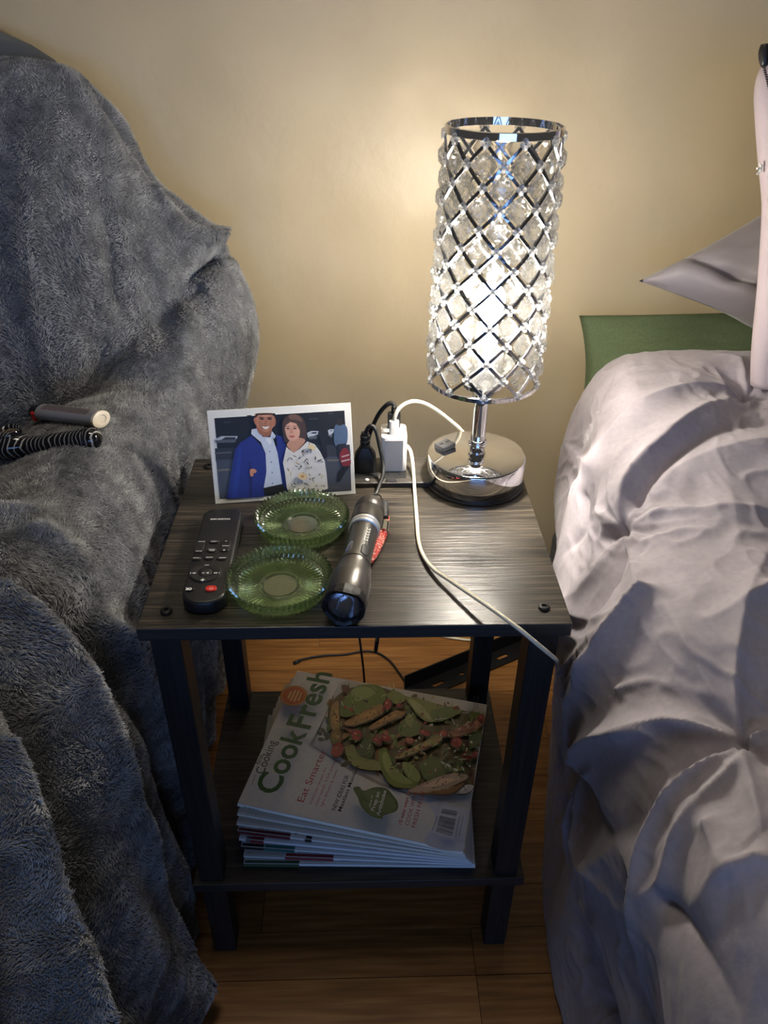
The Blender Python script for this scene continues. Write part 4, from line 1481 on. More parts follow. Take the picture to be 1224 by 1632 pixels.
# cords behind / under the table
c1 = [ony(573, 1000, 0.325), ony(573, 1016, 0.327), ony(576, 1040, 0.335), ony(579, 1065, 0.345), ony(581, 1090, 0.36), ony(582, 1112, 0.38), np.array([0.035, 0.42, 0.006]), np.array([0.05, 0.44, 0.0040])]
cord('hanging_cable', c1, 0.0017, M['black_rubber'], 'thin black cord hanging straight down behind the nightstand', 'cord')
lc = thing('charging_lead', 'black charging lead curled on the floor behind the table, one end bare', 'cord', onz(468, 1057, 0.003))
b0 = np.array(lc.location)
c2 = [onz(x, y_, z) - b0 for x, y_, z in ((468, 1057, 0.004), (485, 1050, 0.004), (515, 1045, 0.0035), (550, 1043, 0.003), (578, 1038, 0.003), (600, 1040, 0.003), (620, 1052, 0.003), (636, 1072, 0.003), (648, 1090, 0.003), (652, 1100, 0.003))]
cord('cord', c2, 0.0020, M['black_rubber'], parent=lc)
mk('end_plug', tube([onz(468, 1057, 0.004) - b0, onz(478, 1053, 0.004) - b0], 0.0034, 8, 1), M['black_plastic'], lc, smooth=True)
c3 = [ony(601, 1002, 0.325), ony(601, 1012, 0.326)]
hp = thing('hanging_usb_plug', 'black cable end with flat plug dangling under the rear of the tabletop', 'cable', (c3[0][0], 0.326, 0.35))
b0 = np.array(hp.location)
e0, e1, e2 = ony(603, 1012, 0.326), ony(601, 1019, 0.326), ony(599, 1036, 0.328)
mk('plug_shell', tube([e1 - b0, e2 - b0], 0.0052, 8, 1, 0.6), M['black_plastic'], hp, angle=40)
cord('cord', [np.array([e0[0] - 0.004, 0.322, T - 0.030]) - b0, np.array([e0[0] + 0.002, 0.323, 0.46]) - b0, e0 - b0, e1 - b0], 0.0017, M['black_rubber'], parent=hp)
c4 = [onz(x, y_, 0.0035) for x, y_ in ((640, 1000), (690, 1011), (730, 1018), (765, 1021), (800, 1019), (840, 1010), (880, 995))]
cord('white_floor_cable', c4, 0.0026, M['white_cable'], 'white cable lying on the floorboards near the wall behind the table', 'cable')

# ================================================================== DRAPED CLOTH: shared surface code
def basis(nc, ns):
    B = np.zeros((ns, nc))
    for s, t in enumerate(np.linspace(0, nc - 1, ns)):
        i = min(int(t), nc - 2)
        f = t - i
        w = [(-f + 2 * f * f - f ** 3) / 2, (2 - 5 * f * f + 3 * f ** 3) / 2, (f + 4 * f * f - 3 * f ** 3) / 2, (-f * f + f ** 3) / 2]
        for k in range(4):
            B[s, min(max(i - 1 + k, 0), nc - 1)] += w[k]
    return B


def surface(net, nu, nv):
    net = np.asarray(net, float)
    return np.einsum('ui,vj,ijk->uvk', basis(net.shape[0], nu), basis(net.shape[1], nv), net)


def normals(P):
    du = np.gradient(P, axis=0)
    dv = np.gradient(P, axis=1)
    n = np.cross(du, dv)
    return n / (np.linalg.norm(n, axis=2)[..., None] + 1e-12)


def arcs(P):
    a = np.cumsum(np.concatenate([np.zeros((P.shape[0], 1)), np.linalg.norm(np.diff(P, axis=1), axis=2)], 1), 1)
    return a


def locate(P, N, AC, pts):
    """surface coordinates (arc, y) of points seen in the photograph"""
    q = project(P)
    vis = ((CAM - P) * N).sum(2) > 0
    dep = np.linalg.norm(P - CAM, axis=2)
    out = []
    for u, v in pts:
        d = np.hypot(q[..., 0] - u, q[..., 1] - v) + np.where(vis, 0, 1e4)
        best = d.min()
        cost = np.where(d < best + 8, dep * 1000 + d * 5, 1e9)
        k = np.unravel_index(cost.argmin(), d.shape)
        out.append((AC[k], P[k][1]))
    return np.array(out)


def polydist(A, Y, line):
    D = np.full(A.shape, 1e9)
    Tt = np.zeros(A.shape)
    SD = np.zeros(A.shape)
    n = len(line) - 1
    for i in range(n):
        p, q = line[i], line[i + 1]
        d = q - p
        L2 = d @ d + 1e-12
        t = np.clip(((A - p[0]) * d[0] + (Y - p[1]) * d[1]) / L2, 0, 1)
        dx, dy = A - p[0] - t * d[0], Y - p[1] - t * d[1]
        dd = np.hypot(dx, dy)
        m = dd < D
        D = np.where(m, dd, D)
        Tt = np.where(m, (i + t) / n, Tt)
        SD = np.where(m, np.sign(dx * d[1] - dy * d[0]), SD)
    return D, Tt, SD


def fold(H, A, Y, line, amp, w, ends=(1, 0.2), sharp=1.3, gain=1.0):
    amp = amp * gain
    L = crom(line, 5)
    D, t, sd = polydist(A, Y, L)
    e = ends[0] * (1 - t) + ends[1] * t
    ww = w * (0.45 + 0.55 * np.clip(t * 2.2, 0, 1))
    return H + amp * e * np.exp(-(D / ww) ** sharp)


def grid_faces(nu, nv, flip=False):
    i = np.arange(nu - 1)[:, None] * nv + np.arange(nv - 1)[None]
    f = np.stack([i, i + nv, i + nv + 1, i + 1], -1).reshape(-1, 4)
    return f[:, ::-1] if flip else f


def fast_mesh(name, V, F, mat):
    me = bpy.data.meshes.new(name)
    me.vertices.add(len(V))
    me.vertices.foreach_set('co', np.asarray(V, np.float32).ravel())
    me.loops.add(F.size)
    me.loops.foreach_set('vertex_index', F.astype(np.int32).ravel())
    me.polygons.add(len(F))
    me.polygons.foreach_set('loop_start', np.arange(0, F.size, 4, dtype=np.int32))
    me.polygons.foreach_set('use_smooth', np.ones(len(F), bool))
    me.materials.append(mat)
    me.update()
    me.validate()
    return me


# ================================================================== COMFORTER
def comforter():
    ys = [-0.46, -0.30, -0.15, 0.0, 0.13, 0.25, 0.34, 0.41, 0.46, 0.49]
    ztop = [0.600, 0.605, 0.612, 0.622, 0.632, 0.645, 0.655, 0.650, 0.630, 0.585]
    xs_ = [-0.012, -0.006, -0.002, 0.000, 0.006, 0.028, 0.048, 0.066, 0.080, 0.094]   # sideways shift of the drop
    net = []
    for y_, z, dx in zip(ys, ztop, xs_):
        k = z / 0.64
        net.append([(x + dx * f, y_, zz) for x, zz, f in (
            (0.258 + 0.10 * max(0, y_ - 0.0), 0.012, 1), (0.252 + 0.06 * max(0, y_), 0.16, 1), (0.242 + 0.02 * max(0, y_), 0.30, 1), (0.232, 0.42, 1), (0.229, 0.52 * k, 1), (0.246, 0.595 * k, 1),
            (0.292, 0.635 * k, 0.8), (0.37, z + 0.006, 0.4), (0.47, z + 0.010, 0.2), (0.60, z + 0.006, 0), (0.80, z, 0))])
    nu, nv = 540, 430
    P = surface(net, nu, nv)
    N = -normals(P)
    if (N[nu // 2, nv - 5, 2]) < 0:
        N = -N
    AC = arcs(P)
    Y = P[..., 1]
    lo = lambda *p: locate(P, N, AC, p)
    H = np.zeros_like(AC)
    # gentle quilting
    H += 0.010 * fbm(AC * 7, Y * 7, 3, 1)
    tufts = lo((985, 835), (908, 1225), (1180, 1165), (1200, 612), (890, 737))
    step = 0.272
    ext = [tuple(tufts[1] + [0, -step]), tuple(tufts[2] + [0, -step]), tuple(tufts[1] + [0, step * 1.02]), tuple(tufts[3] + [0, -step]), tuple(tufts[3] + [0, -2 * step]), tuple(tufts[3] + [0.22, -step / 2]), tuple(tufts[2] + [-0.44, 0]), tuple(tufts[0] + [-0.44, 0])]
    alltufts = [tuple(t) for t in tufts] + ext
    rr = np.random.default_rng(4)
    dmin = np.full(AC.shape, 9.0)
    for ti, (ta, ty) in enumerate(alltufts):
        da, dy = AC - ta, Y - ty
        r = np.hypot(da, dy)
        th_ = np.arctan2(dy, da)
        dmin = np.minimum(dmin, r)
        nr = 9
        pc = np.sort(rr.uniform(0, 2 * PI, nr) * 0.35 + np.arange(nr) * 2 * PI / nr)
        warp = th_ + 0.5 * fbm(AC * 9 + ti, Y * 9, 2, 2)
        rid = np.zeros_like(r)
        for p_ in pc:
            dd = np.abs((warp - p_ + PI) % (2 * PI) - PI)
            rid += rr.uniform(.4, 1.0) * np.exp(-(dd / 0.16) ** 1.4)
        H += 0.0065 * rid * np.exp(-(r / 0.055) ** 1.2)
    # measured folds: (points, height, width)
    folds = [
        ([(985, 835), (1040, 815), (1110, 818), (1224, 812)], 0.012, 0.013), ([(985, 835), (1020, 850), (1080, 842), (1130, 850)], 0.008, 0.009),
        ([(985, 835), (1030, 790), (1090, 750), (1224, 715)], 0.012, 0.020), ([(1015, 795), (1090, 725), (1160, 690), (1224, 665)], -0.014, 0.020),
        ([(985, 835), (1000, 780), (1060, 715), (1130, 660), (1200, 612)], 0.022, 0.026), ([(985, 835), (975, 800), (985, 750), (1010, 720)], 0.009, 0.010),
        ([(985, 835), (950, 815), (955, 780)], 0.010, 0.012), ([(985, 835), (960, 870), (935, 920), (905, 965)], 0.012, 0.016), ([(985, 835), (975, 900), (950, 975), (935, 1000)], -0.012, 0.014),
        ([(985, 835), (1005, 890), (1020, 930), (1040, 955)], 0.011, 0.011), ([(1040, 955), (1000, 1010), (960, 1080), (925, 1150), (908, 1225)], 0.014, 0.017, (0.8, 0.9)),
        ([(1180, 1165), (1120, 1158), (1060, 1160), (1010, 1172), (955, 1185), (908, 1225)], 0.013, 0.012, (1, 0.9)), ([(1050, 1175), (1015, 1180), (1060, 1188)], 0.006, 0.006),
        ([(1180, 1165), (1172, 1110), (1178, 1030), (1190, 960), (1224, 880)], 0.013, 0.014), ([(1180, 1165), (1130, 1095), (1090, 1020), (1060, 970)], 0.010, 0.018),
        ([(1180, 1165), (1135, 1215), (1090, 1270), (1062, 1340), (1048, 1420), (1040, 1500), (1032, 1580)], 0.018, 0.014), ([(1180, 1165), (1172, 1215), (1130, 1285), (1098, 1345), (1080, 1405), (1058, 1432)], 0.014, 0.012),
        ([(1180, 1165), (1195, 1230), (1212, 1300), (1224, 1340)], 0.012, 0.010), ([(1180, 1165), (1224, 1145)], 0.010, 0.010), ([(1180, 1165), (1200, 1180), (1224, 1182)], -0.010, 0.010),
        ([(908, 1225), (902, 1280), (893, 1350)], 0.013, 0.008), ([(908, 1225), (930, 1265), (985, 1330), (1060, 1290)], -0.010, 0.018), ([(908, 1225), (940, 1238), (960, 1225)], 0.007, 0.008),
        ([(908, 1225), (912, 1290), (920, 1360), (945, 1390), (1000, 1340)], 0.010, 0.018), ([(908, 1225), (890, 1205)], 0.008, 0.007),
        ([(905, 960), (935, 985), (985, 985), (1030, 960)], 0.008, 0.010), ([(900, 1000), (945, 1020), (1000, 1000)], 0.006, 0.008), ([(905, 1075), (930, 1050), (970, 1020)], 0.007, 0.008), ([(903, 1110), (935, 1080), (975, 1060)], 0.007, 0.007),
        ([(1200, 612), (1130, 622), (1050, 650), (990, 690), (950, 740), (920, 800)], 0.012, 0.020), ([(1200, 612), (1120, 598), (1040, 605)], 0.006, 0.012), ([(1200, 612), (1180, 575), (1150, 560)], 0.008, 0.008),
        ([(930, 790), (920, 840), (895, 880)], -0.008, 0.010), ([(890, 737), (925, 730), (950, 750)], 0.008, 0.008), ([(890, 737), (930, 690), (960, 650)], 0.006, 0.009), ([(890, 737), (900, 770), (905, 800)], 0.007, 0.007),
        ([(1080, 1440), (1130, 1490), (1190, 1600)], -0.008, 0.014), ([(950, 1380), (990, 1450), (1020, 1560)], 0.006, 0.020), ([(1224, 1390), (1160, 1430), (1120, 1450)], 0.008, 0.020), ([(1150, 1330), (1180, 1390), (1224, 1400)], 0.012, 0.022),
        ([(1224, 950), (1165, 985), (1120, 1000)], 0.007, 0.013), ([(1000, 1100), (1050, 1090), (1090, 1110)], 0.004, 0.008), ([(935, 1440), (960, 1500), (965, 1580)], 0.006, 0.018)]
    for f in folds:
        line = locate(P, N, AC, f[0])
        H = fold(H, AC, Y, line, f[1], f[2], f[3] if len(f) > 3 else (1, 0.25), 1.12, 1.7)
    H *= 1 - np.exp(-(dmin / 0.020) ** 1.3)
    H += 0.046 * (1 - np.exp(-(dmin / 0.075) ** 1.2)) - 0.034
    # fine pleats gathered into each tuft
    rf_ = np.random.default_rng(12)
    for ti, (ta, ty) in enumerate(alltufts):
        for k in range(15):
            a0 = rf_.uniform(0, 2 * PI)
            Ln = rf_.uniform(0.035, 0.11)
            bend = rf_.uniform(-.5, .5)
            pts = np.array([(ta + q * Ln * math.cos(a0 + bend * q), ty + q * Ln * math.sin(a0 + bend * q)) for q in (0.08, 0.35, 0.7, 1.0)])
            H = fold(H, AC, Y, pts, rf_.choice([1, 1, -1]) * rf_.uniform(0.002, 0.0045), rf_.uniform(0.003, 0.0055), (1, 0.1), 1.1)
    for k in range(46):
        p0 = np.array([rf_.uniform(0.25, 1.0), rf_.uniform(-0.35, 0.40)])
        a0 = rf_.uniform(0, 2 * PI)
        Ln = rf_.uniform(0.03, 0.09)
        bend = rf_.uniform(-.9, .9)
        pts = np.array([p0 + q * Ln * np.array([math.cos(a0 + bend * q), math.sin(a0 + bend * q)]) for q in (0, 0.35, 0.7, 1.0)])
        H = fold(H, AC, Y, pts, rf_.choice([1, -1]) * rf_.uniform(0.0015, 0.0035), rf_.uniform(0.003, 0.006), (0.3, 0.3), 1.1)
    # small crinkles
    cr = fbm(AC * 38 + 3 * fbm(AC * 6, Y * 6, 2, 5), Y * 26, 2, 3)
    H += 0.0022 * (1 - np.abs(cr) * 4).clip(-0.4, 1) * (0.4 + 0.9 * np.exp(-(dmin / 0.09) ** 2))
    P2 = P + N * H[..., None]
    P2[..., 2] = np.maximum(P2[..., 2], 0.003)
    tl = (P2[..., 1] < 0.325) & (P2[..., 1] > -0.02) & (P2[..., 2] < 0.60)
    P2[..., 0] = np.where(tl, np.maximum(P2[..., 0], 0.2035), P2[..., 0])
    F = grid_faces(nu, nv)
    me = fast_mesh('comforter', P2.reshape(-1, 3) - np.array([0.4, 0.0, 0.0]), F, M['comforter'])
    o = link('comforter', me, None, (0.4, 0, 0))
    sd = o.modifiers.new('thickness', 'SOLIDIFY')
    sd.thickness = 0.006
    sd.offset = -1 if normals(P2)[nu // 2, nv - 5, 2] > 0 else 1
    return tag(o, 'lilac grey pinch-pleated comforter spread over the bed and hanging to the floor', 'comforter')


comforter()
bed = thing('bed', 'mattress on a low base hidden beneath the lilac grey comforter', 'bed', (0.85, 0.0, 0))
mk('base', rbox(1.0, 1.04, 0.20, 0.01, 2, (0, 0.09, 0.15)), M['chair'], bed)
mk('mattress', rbox(1.02, 1.06, 0.24, 0.05, 4, (0, 0.09, 0.37)), M['mattress'], bed, angle=40)
for sx in (-0.42, 0.42):
    for sy in (-0.4, 0.46):
        mk('leg', mv(lathe([(0.02, 0), (0.024, 0.05)], 16), sx, sy, 0), M['black_metal'], bed)


# ================================================================== PILLOWS
def cushion(name, c, ex, ey, w, h, t, mat, label, cat, sag=0.0, pinch=0.12, seed=0, wr=0.0, crease=0.0):
    """pillow with pointed corners: ex, ey span its face"""
    ex = np.array(ex, float) / np.linalg.norm(ex)
    nz = np.cross(ex, ey)
    nz /= np.linalg.norm(nz)
    ey = np.array(ey, float) / np.linalg.norm(ey)
    n = 60
    V, F = [], []
    for side in (1, -1):
        for i in range(n + 1):
            for j in range(n + 1):
                a, b = 2 * i / n - 1, 2 * j / n - 1
                s = (1 - a * a) * (1 - b * b)
                th_ = t * s ** 0.42
                x = a * w * (1 - pinch * (1 - b * b) * abs(a) ** 2)
                y_ = b * h * (1 - pinch * (1 - a * a) * abs(b) ** 2)
                z = side * th_ * 0.5 - sag * (a * a + b * b) * 0.5
                z += wr * float(fbm(np.array(a * 2.2 + seed), np.array(b * 2.2 + seed * 3), 3, seed)) * s ** 0.5
                if crease and side == 1:
                    cl = -0.60 + 0.10 * math.sin(a * 3)
                    z += (crease * 0.7 * math.exp(-((b - cl + 0.16) / 0.10) ** 2) - crease * math.exp(-((b - cl) / 0.045) ** 2)) * (1 - a * a) ** 0.3
                V.append(ex * x + ey * y_ + nz * z)
        o_ = 0 if side == 1 else (n + 1) ** 2
        for i in range(n):
            for j in range(n):
                q = (o_ + i * (n + 1) + j, o_ + (i + 1) * (n + 1) + j, o_ + (i + 1) * (n + 1) + j + 1, o_ + i * (n + 1) + j + 1)
                F.append(q if side == 1 else q[::-1])
    me = mesh(name, V, F, mat, True)
    bm = bmesh.new()
    bm.from_mesh(me)
    bmesh.ops.remove_doubles(bm, verts=bm.verts[:], dist=0.0004)
    bm.to_mesh(me)
    bm.free()
    o = link(name, me, None, tuple(c))
    if label:
        tag(o, label, cat)
    return o


# green pillow against the wall, left upper corner at (925, 505)
gc = ony(925, 505, 0.600)
ex = np.array([1.0, -0.06, 0.06])
ey = np.array([0.015, 0.45, 0.9])
gcc = gc + ex / np.linalg.norm(ex) * 0.262 - ey / np.linalg.norm(ey) * 0.085
cushion('green_pillow', gcc, ex, ey, 0.264, 0.087, 0.095, M['pillow_green'], 'moss green pillow standing at the wall behind the comforter', 'pillow', pinch=0.05, seed=1, wr=0.01)
# grey pillow above it with its pointed corner towards the lamp
g2 = ony(1018, 448, 0.535)
ex = ony(1205, 532, 0.475) - g2
ey = ony(1224, 322, 0.585) - g2
ex /= np.linalg.norm(ex)
ey /= np.linalg.norm(ey)
cushion('grey_pillow', g2 + ex * 0.175 + ey * 0.175, ex, ey, 0.175, 0.175, 0.10, M['pillow_grey'], 'grey satin pillow with a pointed corner leaning above the green one', 'pillow', pinch=0.07, seed=2, wr=0.035, crease=0.016)
# tall pale cushion at the right edge
pb, pt_ = ony(1196, 612, 0.345), ony(1204, 165, 0.39)
ucx = 0.16
bk = thing('backrest_cushion', 'pale lilac upright cushion with a black zip at the right edge', 'cushion', (pb[0] + ucx, 0.36, pb[2] - 0.002))
b0 = np.array(bk.location)
prof_px = [(1196, 614, 0.345), (1199, 560, 0.350), (1207, 480, 0.358), (1213, 400, 0.366), (1216, 330, 0.374), (1210, 260, 0.382), (1205, 190, 0.390), (1204, 150, 0.396), (1210, 118, 0.402), (1222, 95, 0.406)]
edge = crom([ony(*p) for p in prof_px], 4)
V, F = [], []
mcol = 28
for i_, p in enumerate(edge):
    top = min(1.0, (len(edge) - 1 - i_) / 9.0)
    th_ = 0.036 * (0.35 + 0.65 * math.sqrt(max(0.0, 1 - (1 - top) ** 2))) * min(1.0, 0.7 + i_ / 20.0)
    for k in range(mcol):
        a = 2 * PI * k / mcol
        ca_, sa_ = math.cos(a), math.sin(a)
        w_ = 0.155
        V.append(p - b0 + np.array([w_ * (1 - math.copysign(abs(ca_) ** 0.7, ca_)), th_ * math.copysign(abs(sa_) ** 0.8, sa_) + 0.006 * float(vnoise(np.array(k * 0.5), np.array(p[2] * 14), 3)) * abs(sa_), 0.0]))
m_ = len(edge)
for i in range(m_ - 1):
    for k in range(mcol):
        l = (k + 1) % mcol
        F.append((i * mcol + k, i * mcol + l, (i + 1) * mcol + l, (i + 1) * mcol + k))
F.append(tuple(reversed(range(mcol))))
F.append(tuple((m_ - 1) * mcol + k for k in range(mcol)))
mk('cover', (V, F), M['cushion_pink'], bk, smooth=True)
zp = [ony(1219, 70, 0.402), ony(1218, 88, 0.400), ony(1218, 106, 0.396)]
mk('zip_pull', tube([q - b0 for q in zp], [0.004, 0.006, 0.0055, 0.003], 10, 4), M['black_plastic'], bk, smooth=True)
teeth = []
for k in range(14):
    p = ony(1218 + k * 0.9, 108 + k * 3.6, 0.386 - 0.0022 * k) - b0
    teeth.append(rbox(0.002, 0.003, 0.0016, 0, 1, tuple(p)))
mk('zip_teeth', cat_(*teeth), M['black_plastic'], bk)
tas = []
t0 = ony(1213, 268, 0.374) - b0
for dx, dz in ((-0.004, 0.005), (-0.006, 0.0), (-0.004, -0.006), (-0.002, 0.003), (-0.001, -0.003)):
    tas.append(tube([t0, t0 + np.array([dx * 0.6, -0.002, dz * 0.6]), t0 + np.array([dx, -0.003, dz])], [0.0008, 0.0010, 0.0014], 6, 3))
mk('white_tassel', cat_(*tas), M['white_plastic'], bk, smooth=True)

# ================================================================== ARMCHAIR AND BLANKET
ac = thing('armchair', 'slate grey armchair covered by the fleece blanket, its back top showing', 'armchair', (-0.62, 0.0, 0))
mk('backrest', mv(rbox(0.50, 0.060, 0.70, 0.029, 5), 0.0, 0.600, 0.585), M['chair'], ac, angle=60)
tb = []
dome = [(0.27 * math.sin(t), -0.092 * math.cos(t) if t < PI / 2 else -0.092 * math.cos(t)) for t in np.linspace(0, PI, 17)]
mk('headrest', tf(lathe(dome, 48), Matrix.Translation((0.0, 0.592, 0.945)) @ Matrix.Diagonal((1, 0.155, 1, 1))), M['chair'], ac, smooth=True)
mk('seat', rbox(0.34, 0.75, 0.14, 0.03, 3, (-0.05, 0.05, 0.35)), M['chair'], ac, angle=60)
mk('arm', rbox(0.10, 0.78, 0.50, 0.03, 3, (0.29, 0.0, 0.29)), M['chair'], ac, angle=60)
for sx in (-0.18, 0.28):
    for sy in (-0.30, 0.40):
        mk('leg', mv(lathe([(0.018, 0), (0.022, 0.05)], 16), sx, sy, 0), M['black_metal'], ac)


def blanket():
    rows = [
        (0.585, [(-.80, .985), (-.60, .985), (-.46, .975), (-.365, .955), (-.315, .90), (-.275, .82), (-.20, .735), (-.168, .63), (-.195, .50), (-.24, .25), (-.275, .012)]),
        (0.55, [(-.80, .985), (-.60, .985), (-.45, .985), (-.348, .975), (-.297, .930), (-.255, .852), (-.171, .763), (-.142, .652), (-.176, .523), (-.23, .25), (-.27, .012)]),
        (0.50, [(-.80, .95), (-.60, .95), (-.45, .945), (-.355, .93), (-.302, .885), (-.256, .805), (-.178, .725), (-.148, .630), (-.178, .50), (-.23, .25), (-.268, .012)]),
        (0.455, [(-.80, .84), (-.60, .84), (-.46, .845), (-.365, .835), (-.310, .80), (-.258, .742), (-.188, .690), (-.160, .600), (-.182, .47), (-.23, .24), (-.266, .012)]),
        (0.42, [(-.80, .70), (-.60, .70), (-.47, .71), (-.38, .715), (-.318, .705), (-.262, .690), (-.200, .655), (-.178, .570), (-.190, .44), (-.232, .23), (-.264, .012)]),
        (0.385, [(-.80, .52), (-.60, .52), (-.48, .54), (-.395, .590), (-.330, .632), (-.268, .650), (-.212, .628), (-.195, .545), (-.200, .42), (-.235, .22), (-.262, .012)]),
        (0.32, [(-.80, .48), (-.60, .48), (-.48, .55), (-.400, .612), (-.335, .642), (-.275, .642), (-.230, .612), (-.213, .535), (-.216, .41), (-.238, .21), (-.260, .012)]),
        (0.20, [(-.80, .50), (-.60, .52), (-.48, .57), (-.400, .612), (-.338, .638), (-.282, .642), (-.240, .605), (-.220, .530), (-.220, .40), (-.238, .20), (-.256, .012)]),
        (0.05, [(-.80, .52), (-.60, .55), (-.48, .60), (-.400, .630), (-.342, .640), (-.290, .635), (-.248, .595), (-.224, .520), (-.220, .385), (-.232, .19), (-.240, .012)]),
        (-0.10, [(-.80, .52), (-.60, .55), (-.48, .60), (-.400, .630), (-.344, .638), (-.292, .630), (-.250, .590), (-.222, .510), (-.216, .370), (-.218, .18), (-.214, .012)]),
        (-0.25, [(-.80, .52), (-.60, .55), (-.48, .60), (-.400, .630), (-.344, .636), (-.292, .628), (-.250, .586), (-.220, .50), (-.208, .36), (-.198, .175), (-.184, .012)]),
        (-0.45, [(-.80, .52), (-.60, .55), (-.48, .60), (-.400, .630), (-.344, .636), (-.292, .628), (-.250, .586), (-.220, .50), (-.205, .36), (-.188, .175), (-.165, .012)])]
    net = [[(x, y_, z) for x, z in pr] for y_, pr in rows]
    nu, nv = 330, 330
    P = surface(net, nu, nv)
    N = normals(P)
    if N[nu - 40, int(nv * 0.45), 2] < 0:
        N = -N
    AC = arcs(P)
    Y = P[..., 1]
    H = 0.014 * fbm(AC * 4.5, Y * 4.5, 3, 4)
    lowr = np.clip((0.60 - P[..., 2]) / 0.45, 0, 1) * (P[..., 0] > -0.3)
    for f in [
        ([(372, 402), (320, 425), (275, 465), (220, 510), (150, 570)], -0.034, 0.014, (1, 0.5)), ([(352, 378), (310, 405), (262, 440)], 0.016, 0.014, (1, 0.3)), ([(345, 440), (290, 470), (240, 505), (170, 560)], 0.010, 0.012, (0.4, 0.8)),
        ([(330, 455), (270, 492), (215, 530), (150, 600)], -0.014, 0.010, (1, 0.6)), ([(180, 460), (178, 390), (150, 320)], -0.012, 0.018), ([(250, 300), (290, 350), (345, 400)], 0.010, 0.014),
        ([(150, 145), (185, 200), (235, 270), (300, 345)], -0.010, 0.012, (0.6, 1)),
        ([(300, 480), (290, 560), (285, 640), (290, 720)], 0.010, 0.020, (0.7, 0.4)), ([(335, 480), (330, 570), (330, 660)], -0.008, 0.018, (0.7, 0.4)),
        ([(40, 950), (130, 1010), (215, 1140), (300, 1330), (310, 1420)], -0.022, 0.020, (0.5, 1)), ([(0, 960), (60, 1010), (115, 1090), (180, 1240), (260, 1480), (300, 1580)], 0.026, 0.022, (0.5, 1)),
        ([(0, 1080), (70, 1180), (130, 1330), (180, 1500), (210, 1632)], -0.026, 0.022, (0.6, 1)), ([(0, 1190), (40, 1300), (80, 1480), (110, 1632)], 0.024, 0.020, (0.7, 1)),
        ([(150, 990), (225, 1060), (280, 1180), (310, 1300)], 0.018, 0.020, (0.5, 1)), ([(225, 900), (260, 1000), (300, 1120)], -0.010, 0.018, (0.5, 1)), ([(0, 1330), (30, 1450), (50, 1632)], -0.020, 0.018, (0.7, 1)),
        ([(60, 860), (110, 900), (150, 940)], 0.010, 0.018), ([(0, 820), (70, 830), (140, 850)], 0.008, 0.02)]:
        line = locate(P, N, AC, f[0])
        H = fold(H, AC, Y, line, f[1], f[2], f[3] if len(f) > 3 else (1, 0.3), 1.5, 1.25 if f[0][0][1] < 800 else 1.35)
    H += lowr * 0.016 * np.sin(Y * 52 + 1.2 + 5 * fbm(AC * 1.6, Y * 1.6, 2, 6)) + 0.004 * fbm(AC * 16, Y * 16, 2, 1)
    P2 = P + N * H[..., None]
    P2[..., 2] = np.maximum(P2[..., 2], 0.008)
    P2[..., 1] = np.minimum(P2[..., 1], WALL_Y - 0.02)
    near = (P2[..., 1] < 0.33) & (P2[..., 1] > -0.05) & (P2[..., 2] < 0.60)
    lim = np.where(near, -0.212, 9)
    P2[..., 0] = np.minimum(P2[..., 0], lim)
    nn2 = normals(P2)
    flip = nn2[nu - 40, int(nv * 0.45), 2] < 0
    F = grid_faces(nu, nv, flip)
    org = np.array([-0.4, 0.0, 0.0])
    me = fast_mesh('fleece_blanket', P2.reshape(-1, 3) - org, F, M['fleece'])
    o = link('fleece_blanket', me, None, tuple(org))
    sd = o.modifiers.new('thickness', 'SOLIDIFY')
    sd.thickness = 0.006
    sd.offset = -1
    tag(o, 'plush charcoal grey fleece blanket draped over the armchair beside the nightstand', 'blanket')
    # pile: short soft strands rooted on the visible side
    Nn = -nn2 if flip else nn2
    q = project(P2)
    ok = (q[..., 0] > -60) & (q[..., 0] < 560) & (q[..., 1] > 40) & (q[..., 1] < 1700)
    du = np.linalg.norm(np.gradient(P2, axis=0), axis=2)
    dv = np.linalg.norm(np.gradient(P2, axis=1), axis=2)
    dist = np.linalg.norm(P2 - CAM, axis=2)
    wgt = (du * dv * ok / dist ** 1.2).ravel()
    rg = np.random.default_rng(9)
    NS = 340000
    idx = rg.choice(wgt.size, NS, p=wgt / wgt.sum())
    iu, iv = np.unravel_index(idx, ok.shape)
    gu, gv = np.gradient(P2, axis=0), np.gradient(P2, axis=1)
    root = P2[iu, iv] + gu[iu, iv] * rg.uniform(-.5, .5, (NS, 1)) + gv[iu, iv] * rg.uniform(-.5, .5, (NS, 1))
    nr = Nn[iu, iv]
    s, t = AC[iu, iv], Y[iu, iv]
    ang = 7.0 * fbm(s * 9, t * 9, 3, 0)
    tv = gv[iu, iv] / (np.linalg.norm(gv[iu, iv], axis=1)[:, None] + 1e-9)
    tu = np.cross(nr, tv)
    comb = tv * np.cos(ang)[:, None] + tu * np.sin(ang)[:, None]
    clump = vnoise(s * 150, t * 150, 3)[:, None] * tv + vnoise(s * 150 + 50, t * 150, 5)[:, None] * tu
    L = (0.0044 + 0.0028 * vnoise(s * 30, t * 30, 1))[:, None] * rg.uniform(.7, 1.15, (NS, 1))
    d1 = nr * 0.75 + comb * 0.55 + clump * 0.8 + rg.normal(0, .16, (NS, 3))
    d2 = nr * 0.35 + comb * 0.9 + clump * 0.9 + rg.normal(0, .2, (NS, 3))
    p1 = root + d1 * L * 0.5
    p2 = p1 + d2 * L * 0.5
    pos = np.stack([root - nr * 0.0006, p1, p2], 1)
    zf = np.maximum(pos[..., 2], 0.002)
    pos[..., 2] = zf
    pn = (pos[..., 1] < 0.325) & (pos[..., 1] > -0.02) & (pos[..., 2] < 0.575)
    pos[..., 0] = np.where(pn, np.minimum(pos[..., 0], -0.2005), pos[..., 0])
